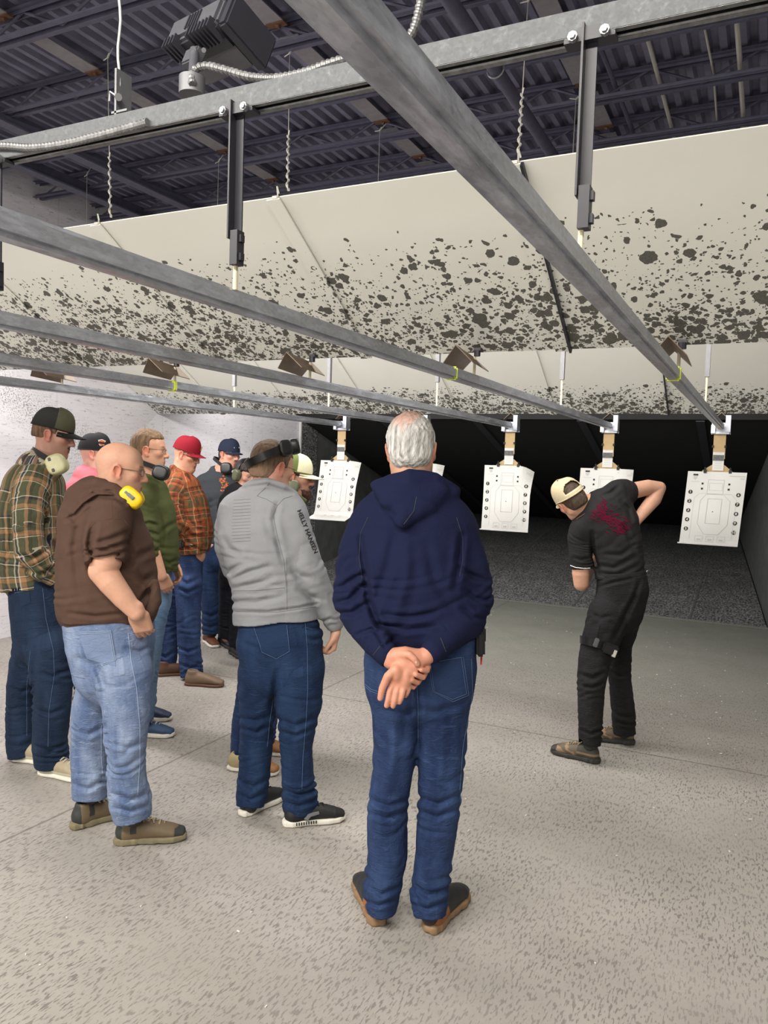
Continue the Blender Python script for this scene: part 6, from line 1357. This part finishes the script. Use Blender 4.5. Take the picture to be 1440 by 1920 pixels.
# ---------------------------------------------------------------- woman in black, between the navy cap and the grey jacket
def woman_black():
    fg = Fig(6.05, 'person with dark hair in black clothes wearing olive ear muffs', (440, 1225))
    torso = [(443, 1050, 30, .13), (443, 1000, 30, .13), (442, 955, 33, .13), (447, 928, 28, .10), (455, 912, 16, .06)]
    aN = [(424, 940, 13, .055, -.02), (418, 975, 12, .052, -.03), (424, 1015, 11, .048, -.08), (440, 1030, 10, .04, -.13)]; aF = [(468, 940, 12, .052, .02), (474, 975, 12, .05, .02), (468, 1010, 10, .045, -.05)]
    pel = [(443, 1035, 30, .125), (443, 1075, 31, .125)]; near = [(450, 1080, 19, .085, -.02), (448, 1140, 17, .075, 0), (445, 1212, 16, .07, 0)]; far = [(430, 1080, 19, .085, .02), (426, 1140, 16, .075, .04), (424, 1195, 15, .07, .06)]
    jeans(fg, pel, [near, far], 'navy_trouser_cloth', .008, 4., name='trousers')
    garment(fg, 'jacket', 'black_jacket', torso, [aN, aF], .007, 5., [fg.p(462, 895, 0), fg.p(456, 914, 0)], [(430, 938, 0, .05), (450, 922, 0, .055), (466, 938, 0, .05)], carve=False)
    H = Head(fg.p(461, 891), cdir(.62, -.30, .60), sc=.90)
    figbody(fg, H, fg.p(454, 918), torso, [armpts(fg, aN, [.04, .04, .035, .03]), armpts(fg, aF, [.04, .04, .035])], (.60, .325, .235), .005, .05, [near, far], None, None, 0.)
    def fn(q, c): return c
    hair(fg, H, (.030, .020, .016), .014, .055, -.085, front=.050, side=-.06, rough_amp=.002)
    muffs(fg, [(H.L(-.092, -.003, .0), -H.R[:, 0], H.R[:, 2]), (H.L(.092, -.003, .0), H.R[:, 0], H.R[:, 2])], [H.L(.098 * math.cos(a), -.005, .01 + .135 * math.sin(a)) for a in np.linspace(.25, math.pi - .25, 16)], 'olive_plastic', rx=.036, rz=.046, th=.026, bw=.026)
    fn = lambda q: np.tile((.012, .012, .013), (len(q), 1))
    a, t_ = onfloor(432, 1224), onfloor(457, 1236); shoe(fg, a, t_ - a, fn, 'sole_dark', .95, .08, None, 'boot')
    a, t_ = onfloor(412, 1206), onfloor(434, 1216); shoe(fg, a, t_ - a, fn, 'sole_dark', .95, .08, None, 'boot')
woman_black()

# ---------------------------------------------------------------- bearded man behind the grey jacket
def man_beard():
    fg = Fig(4.3, 'person with brown beard and cream cap standing behind the grey jacket', (480, 1440))
    torso = [(508, 1165, 40, .14), (510, 1110, 42, .145), (516, 1050, 43, .15), (524, 1000, 43, .15), (532, 965, 38, .14), (542, 940, 27, .09), (547, 926, 20, .065)]
    aN = [(538, 962, 22, .065, -.08), (520, 1000, 22, .065, -.15), (512, 1060, 20, .06, -.15), (530, 1100, 14, .05, -.10)]; aF = [(545, 962, 22, .065, .08), (540, 1010, 20, .062, .15), (535, 1070, 18, .055, .15), (550, 1105, 13, .045, .12)]
    pel = [(505, 1150, 40, .135), (503, 1200, 40, .135)]; near = [(485, 1215, 28, .09, -.06), (472, 1290, 26, .08, -.10), (460, 1360, 25, .075, -.14), (455, 1425, 23, .07, -.16)]; far = [(512, 1215, 28, .09, .04), (508, 1290, 22, .08, .02), (500, 1350, 20, .075, .0), (494, 1392, 20, .07, .0)]
    jeans(fg, pel, [near, far], 'mid_blue_denim', .0065, 2.)
    def ext(c): c.F.tube([fg.p(572, 938, -.05), fg.p(552, 925, -.09), fg.p(530, 915, -.05), fg.p(525, 912, .04), fg.p(560, 925, .09), fg.p(574, 938, .04)], [.016] * 6, fg.u, .014, keep=False)
    garment(fg, 'collared_shirt', 'olive_cotton', torso, [aN, aF], .0065, 8., [fg.p(560, 895, 0), fg.p(548, 925, 0)], [(536, 968, -.12, .055), (543, 945, 0, .058), (540, 968, .12, .055)], ext, carve=False)
    H = Head(fg.p(552, 894), cdir(1, -.12, .02), sc=.95)
    figbody(fg, H, fg.p(547, 930), torso, [armpts(fg, aN, [.045, .045, .04, .03]), armpts(fg, aF, [.045, .045, .04, .03])], (.56, .29, .20), .0045, .056, [near, far], None, ('full', (.075, .028, .014)), 0.)
    bF = Field(H.c - .15, H.c + .15, .003); 
    H.tub(bF, [(-.050, .035, -.060), (-.034, .066, -.092), (0, .080, -.108), (.034, .066, -.092), (.050, .035, -.060)], [.018, .026, .028, .026, .018], .02); H.ell(bF, (0, .085, -.092), (.032, .022, .024), .02); bF.rough(.003, 150, 2.)
    v, fs = bF.mesh(); mesh_obj('beard', v, fs, 'hair_strands', fg.e, None, np.tile((.070, .028, .014), (len(v), 1)) * (1 + .3 * fbm(v, 200, 1)[:, None]))
    hair(fg, H, (.08, .035, .02), .005, .05, -.05, rough_amp=.001)
    cap(fg, H, ('cream_twill', 'green_twill'), 'cream_twill', -.10, .030, brim_len=.082, curve=.016, high=.098)
    glasses(fg, H, 'black_plastic', thick=.0016)
    muffs(fg, [(fg.p(550, 912, -.12), cdir(.1, .1, 1), cdir(.2, 1, 0)), (fg.p(556, 912, .11), cdir(.1, .1, -1), cdir(.2, 1, 0))], arc(fg.p(546, 914, -.11), fg.p(548, 914, .10), fg.p(520, 904, 0)), 'olive_plastic', rx=.030, rz=.034, th=.024, bw=.02)
    fn = two_tone((.34, .16, .06), (.40, .32, .18), lambda q: q[:, 1] > .09)
    a, t_ = onfloor(427, 1440), onfloor(514, 1452); shoe(fg, a, t_ - a, fn, 'white_rubber', 1.02, .065, 'lace_tan', 'flat')
    a, t_ = onfloor(450, 1405), onfloor(527, 1414); shoe(fg, a, t_ - a, fn, 'white_rubber', 1.02, .065, 'lace_tan', 'flat')
man_beard()

# ---------------------------------------------------------------- instructor bending in front of a target
def instructor():
    fg = Fig(4.5, 'person in black shirt and khaki cap bending over in front of a target', (1120, 1410))
    pel = [(1164, 1072, 43, .135), (1167, 1105, 46, .14), (1158, 1145, 44, .135)]
    near = [(1142, 1150, 38, .10, -.05), (1126, 1200, 33, .092, -.09), (1113, 1240, 28, .085, -.12), (1109, 1290, 24, .078, -.15), (1107, 1340, 23, .074, -.17), (1105, 1396, 20, .068, -.18)]
    far = [(1170, 1150, 34, .10, .05), (1160, 1210, 24, .088, .08), (1162, 1270, 21, .078, .10), (1167, 1325, 21, .074, .12), (1170, 1374, 21, .070, .13)]
    j = jeans(fg, pel, [near, far], 'black_trouser_cloth', .005, 12., name='trousers', creases=[([(1190, 1120), (1170, 1160), (1150, 1200)], 5, .012), ([(1200, 1090), (1190, 1120), (1175, 1150)], 4, .010), ([(1110, 1150), (1125, 1160), (1145, 1155)], 4, .008), ([(1090, 1265), (1110, 1272), (1132, 1262)], 4, .012), ([(1090, 1285), (1110, 1290), (1130, 1282)], 3, .010), ([(1090, 1370), (1108, 1376), (1126, 1368)], 3, .010), ([(1148, 1260), (1162, 1268), (1180, 1262)], 3, .010), ([(1185, 1085), (1150, 1092), (1125, 1100)], 3, .008)])
    m2 = MB(); patch(m2, j.bvh, [(1102, 1168), (1125, 1172), (1118, 1205), (1094, 1200)], 8, 8, .004); m2.build('cargo_pocket', 'black_trouser_cloth', j.o, True)
    ud = cdir(.80, .60, .05); U = [cdir(1, .05, 0), cdir(1, .1, 0), cdir(.95, .3, 0), cdir(.86, .5, 0), ud, ud]
    torso = [(1163, 1083, 43, .13), (1162, 1050, 43, .135), (1155, 1015, 46, .14), (1145, 985, 50, .145), (1134, 962, 50, .135), (1122, 948, 32, .09), (1114, 940, 20, .07)]
    aR = [(1158, 925, 24, .068, -.02), (1176, 920, 19, .062, .0), (1187, 920, 17, .055, .01)]
    aL = [(1098, 985, 22, .068, -.02), (1088, 1010, 22, .070, .02), (1089, 1040, 21, .068, .03), (1090, 1064, 20, .062, .04)]
    g = garment(fg, 'shirt', 'black_cotton', torso, [aR, aL], .0048, 9., [fg.p(1080, 930, 0), fg.p(1108, 948, 0)], [(1165, 928, 0, .060), (1135, 948, -.02, .075), (1096, 988, 0, .062)], u=U, ncut=.056,
        creases=[([(1110, 1000), (1112, 1040), (1125, 1075)], 4, .012), ([(1120, 1060), (1150, 1065), (1190, 1045)], 4, .010), ([(1125, 1075), (1160, 1078), (1198, 1060)], 4, .010), ([(1135, 1040), (1165, 1040), (1192, 1020)], 4, .008), ([(1165, 940), (1178, 955), (1184, 975)], 4, .012), ([(1075, 1045), (1090, 1050), (1106, 1046)], 3, .006), ([(1172, 985), (1180, 1010), (1190, 1030)], 4, .010), ([(1128, 930), (1145, 925), (1160, 912)], 4, .010)])
    mb = MB(); seam(mb, g.bvh, [(1070, 1060), (1080, 1064), (1095, 1066), (1106, 1065)], .0022, 4, .002); mb.build('sleeve_edge', 'white_cotton', g.o)
    mb = MB(); rs = np.random.RandomState(5)
    for i in range(230):
        t = rs.uniform(0, 1); s_ = rs.normal() * .42; x = 1118 + 55 * t + s_ * 14; y = 952 + 45 * t - s_ * 18 * (1 - .2 * t); L_ = rs.uniform(2, 7); w_ = rs.uniform(.5, 1.5); an = .55 + rs.normal() * .25; c_, q_ = math.cos(an), math.sin(an)
        V = [hit(g.bvh, x + c_ * a - q_ * b, y + q_ * a + c_ * b, .0025) for a, b in ((-L_, 0), (-L_ * .3, -w_), (L_, 0), (L_ * .2, w_))]
        if all(v_ is not None for v_ in V): mb.add(V, [(0, 1, 2, 3)])
    mb.build('back_print', 'print_maroon', g.o, fix=False)
    H = Head(fg.p(1073, 939), cdir(-.16, -.22, -.96), cdir(-.60, .78, -.25), .97); neck = fg.p(1112, 952, 0)
    armR = ([fg.p(1160, 928, 0), fg.p(1187, 920, .01), fg.p(1215, 914, .03), fg.p(1236, 915, .04), fg.p(1226, 936, .03), fg.p(1206, 960, .0), fg.p(1191, 980, -.04)], [.048, .048, .045, .038, .042, .035, .026])
    armL = ([fg.p(1098, 985, -.02), fg.p(1089, 1040, .03), fg.p(1089, 1075, .04), fg.p(1090, 1094, .05), fg.p(1100, 1075, .16), fg.p(1112, 1050, .26)], [.05, .05, .050, .044, .036, .028])
    def hands(F): hand(F, fg.p(1190, 982, -.05), cdir(-.05, -1, .1), cdir(.55, 0, .8), 1, (.7, .7, .7, .7), .02, .9); hand(F, fg.p(1113, 1048, .27), cdir(.2, .9, -.3), cdir(0, .3, -1), 1, (.7, .7, .7, .7), .02, .9)
    figbody(fg, H, neck, torso, [armR, armL], (.62, .345, .235), .0042, .054, [near, far], hands, None, .2)
    hair(fg, H, (.075, .048, .030), .001, .058, -.056, rough_amp=.0008)
    co = cap(fg, H, ('khaki_twill', 'khaki_twill'), 'khaki_twill', .0, .034, back=False, open_back=True, brim_len=.07)
    for i in range(9): 
        if i != 5: a_ = -math.pi / 2 + (i - 4) * .085; MB().box(H.L(.0862 * math.cos(a_), .1095 * math.sin(a_) - .010, .034 + .000), (.0045, .002, .006), H.R @ rotz(a_ + math.pi / 2)).build('strap_letter', 'print_dark', co)
    MB().tube([H.L(.060 * math.cos(a), -.02 + .055 * math.sin(a), -.10) for a in np.linspace(0, 6.283, 25)[:-1]], .0022, 6, closed=True).build('neck_cord', 'rust', fg.e, True)
    # thigh strap with pouch
    c0 = fg.p(1122, 1208, -.09); mb = MB(); G = []
    st = [fg.p(1122 + 33 * math.cos(a), 1208 + 9 * math.cos(a), -.09 - .10 * math.sin(a)) for a in np.linspace(0, 2 * math.pi, 33)]
    for p_ in st: G.append([p_ + fg.u * .022 + nrm(p_ - c0) * .006, p_ - fg.u * .022 + nrm(p_ - c0) * .006])
    s0 = MB().grid(G, 0, .004).build('thigh_strap', 'black_plastic', fg.e, True)
    Rb = np.array([cdir(.93, -.35, .1), cdir(0, .1, -1), cdir(.35, .93, 0)]).T
    MB().box(fg.p(1143, 1216, -.20), (.085, .05, .058), Rb, bev=.008).build('thigh_pouch', 'black_plastic', s0, True); MB().box(fg.p(1152, 1225, -.222), (.020, .012, .042), Rb, bev=.002).build('bright_insert', 'wire_steel', s0, True)
    MB().box(fg.p(1118, 1205, -.205), (.022, .02, .05), Rb, bev=.004).build('strap_buckle', 'fixture_body', s0, True)
    MB().tube([fg.p(*q) for q in ((1198, 1042, -.06), (1202, 1058, -.07), (1203, 1075, -.06), (1210, 1076, -.05), (1214, 1070, -.05), (1206, 1074, -.05), (1213, 1078, -.05))], .0028, 6).build('white_cord', 'white_cotton', fg.e, True)
    MB().box(fg.p(1191, 1000, -.07), (.03, .03, .06), RC, bev=.006).build('radio', 'black_plastic', fg.e, True)
    MB().tube([fg.p(*q) for q in ((1192, 1000, -.07), (1198, 1030, -.07), (1204, 1060, -.05), (1206, 1080, -.04))], .003, 6).build('radio_cord', 'black_plastic', fg.e, True)
    c1, c2, c3 = (.13, .10, .065), (.055, .052, .040), (.30, .20, .11)
    fn = lambda q: np.where((q[:, 1] > .24)[:, None], np.array((.04, .035, .03)), np.where(((fbm(q, 75, 2) > .25) & (q[:, 1] > .13))[:, None], np.array(c3), np.where((q[:, 1] > .12)[:, None], np.array(c1), np.where((np.abs(q[:, 2] - .05) < .006)[:, None], np.array(c3) * .8, np.array(c2)))))
    a, t_ = onfloor(1124, 1432), onfloor(1036, 1411); shoe(fg, a, t_ - a, fn, 'sole_dark', 1.0, .085, 'lace_tan', 'hiker')
    a, t_ = onfloor(1190, 1396), onfloor(1122, 1388); shoe(fg, a, t_ - a, fn, 'sole_dark', 1.0, .085, 'lace_tan', 'hiker')
instructor()

# bits of brass and paper scattered on the floor
feet_ = [o.location.copy() for o in COL.objects if o.name.split('.')[0] == 'person']
rs_ = np.random.RandomState(21); mb = MB()
for i in range(260):
    y_ = rs_.uniform(1.0, 8.6) if i % 3 else rs_.uniform(4.6, 6.6); x_ = rs_.uniform(-3.6, .2) if y_ > 3 else rs_.uniform(-2.2, .3); a_ = rs_.uniform(0, 3.14); s_ = rs_.uniform(.003, .009)
    if min((Vector((x_, y_, 0)) - q).length for q in feet_) < .5: continue
    mb.box((x_, y_, .002), (s_ * 1.6, s_ * .6, .003), np.array(Matrix.Rotation(a_, 3, 'Z')))
tag(mb.build('floor_debris', 'target_paper'), 'tiny pale scraps and casings scattered over the concrete floor', 'debris', kind='stuff')
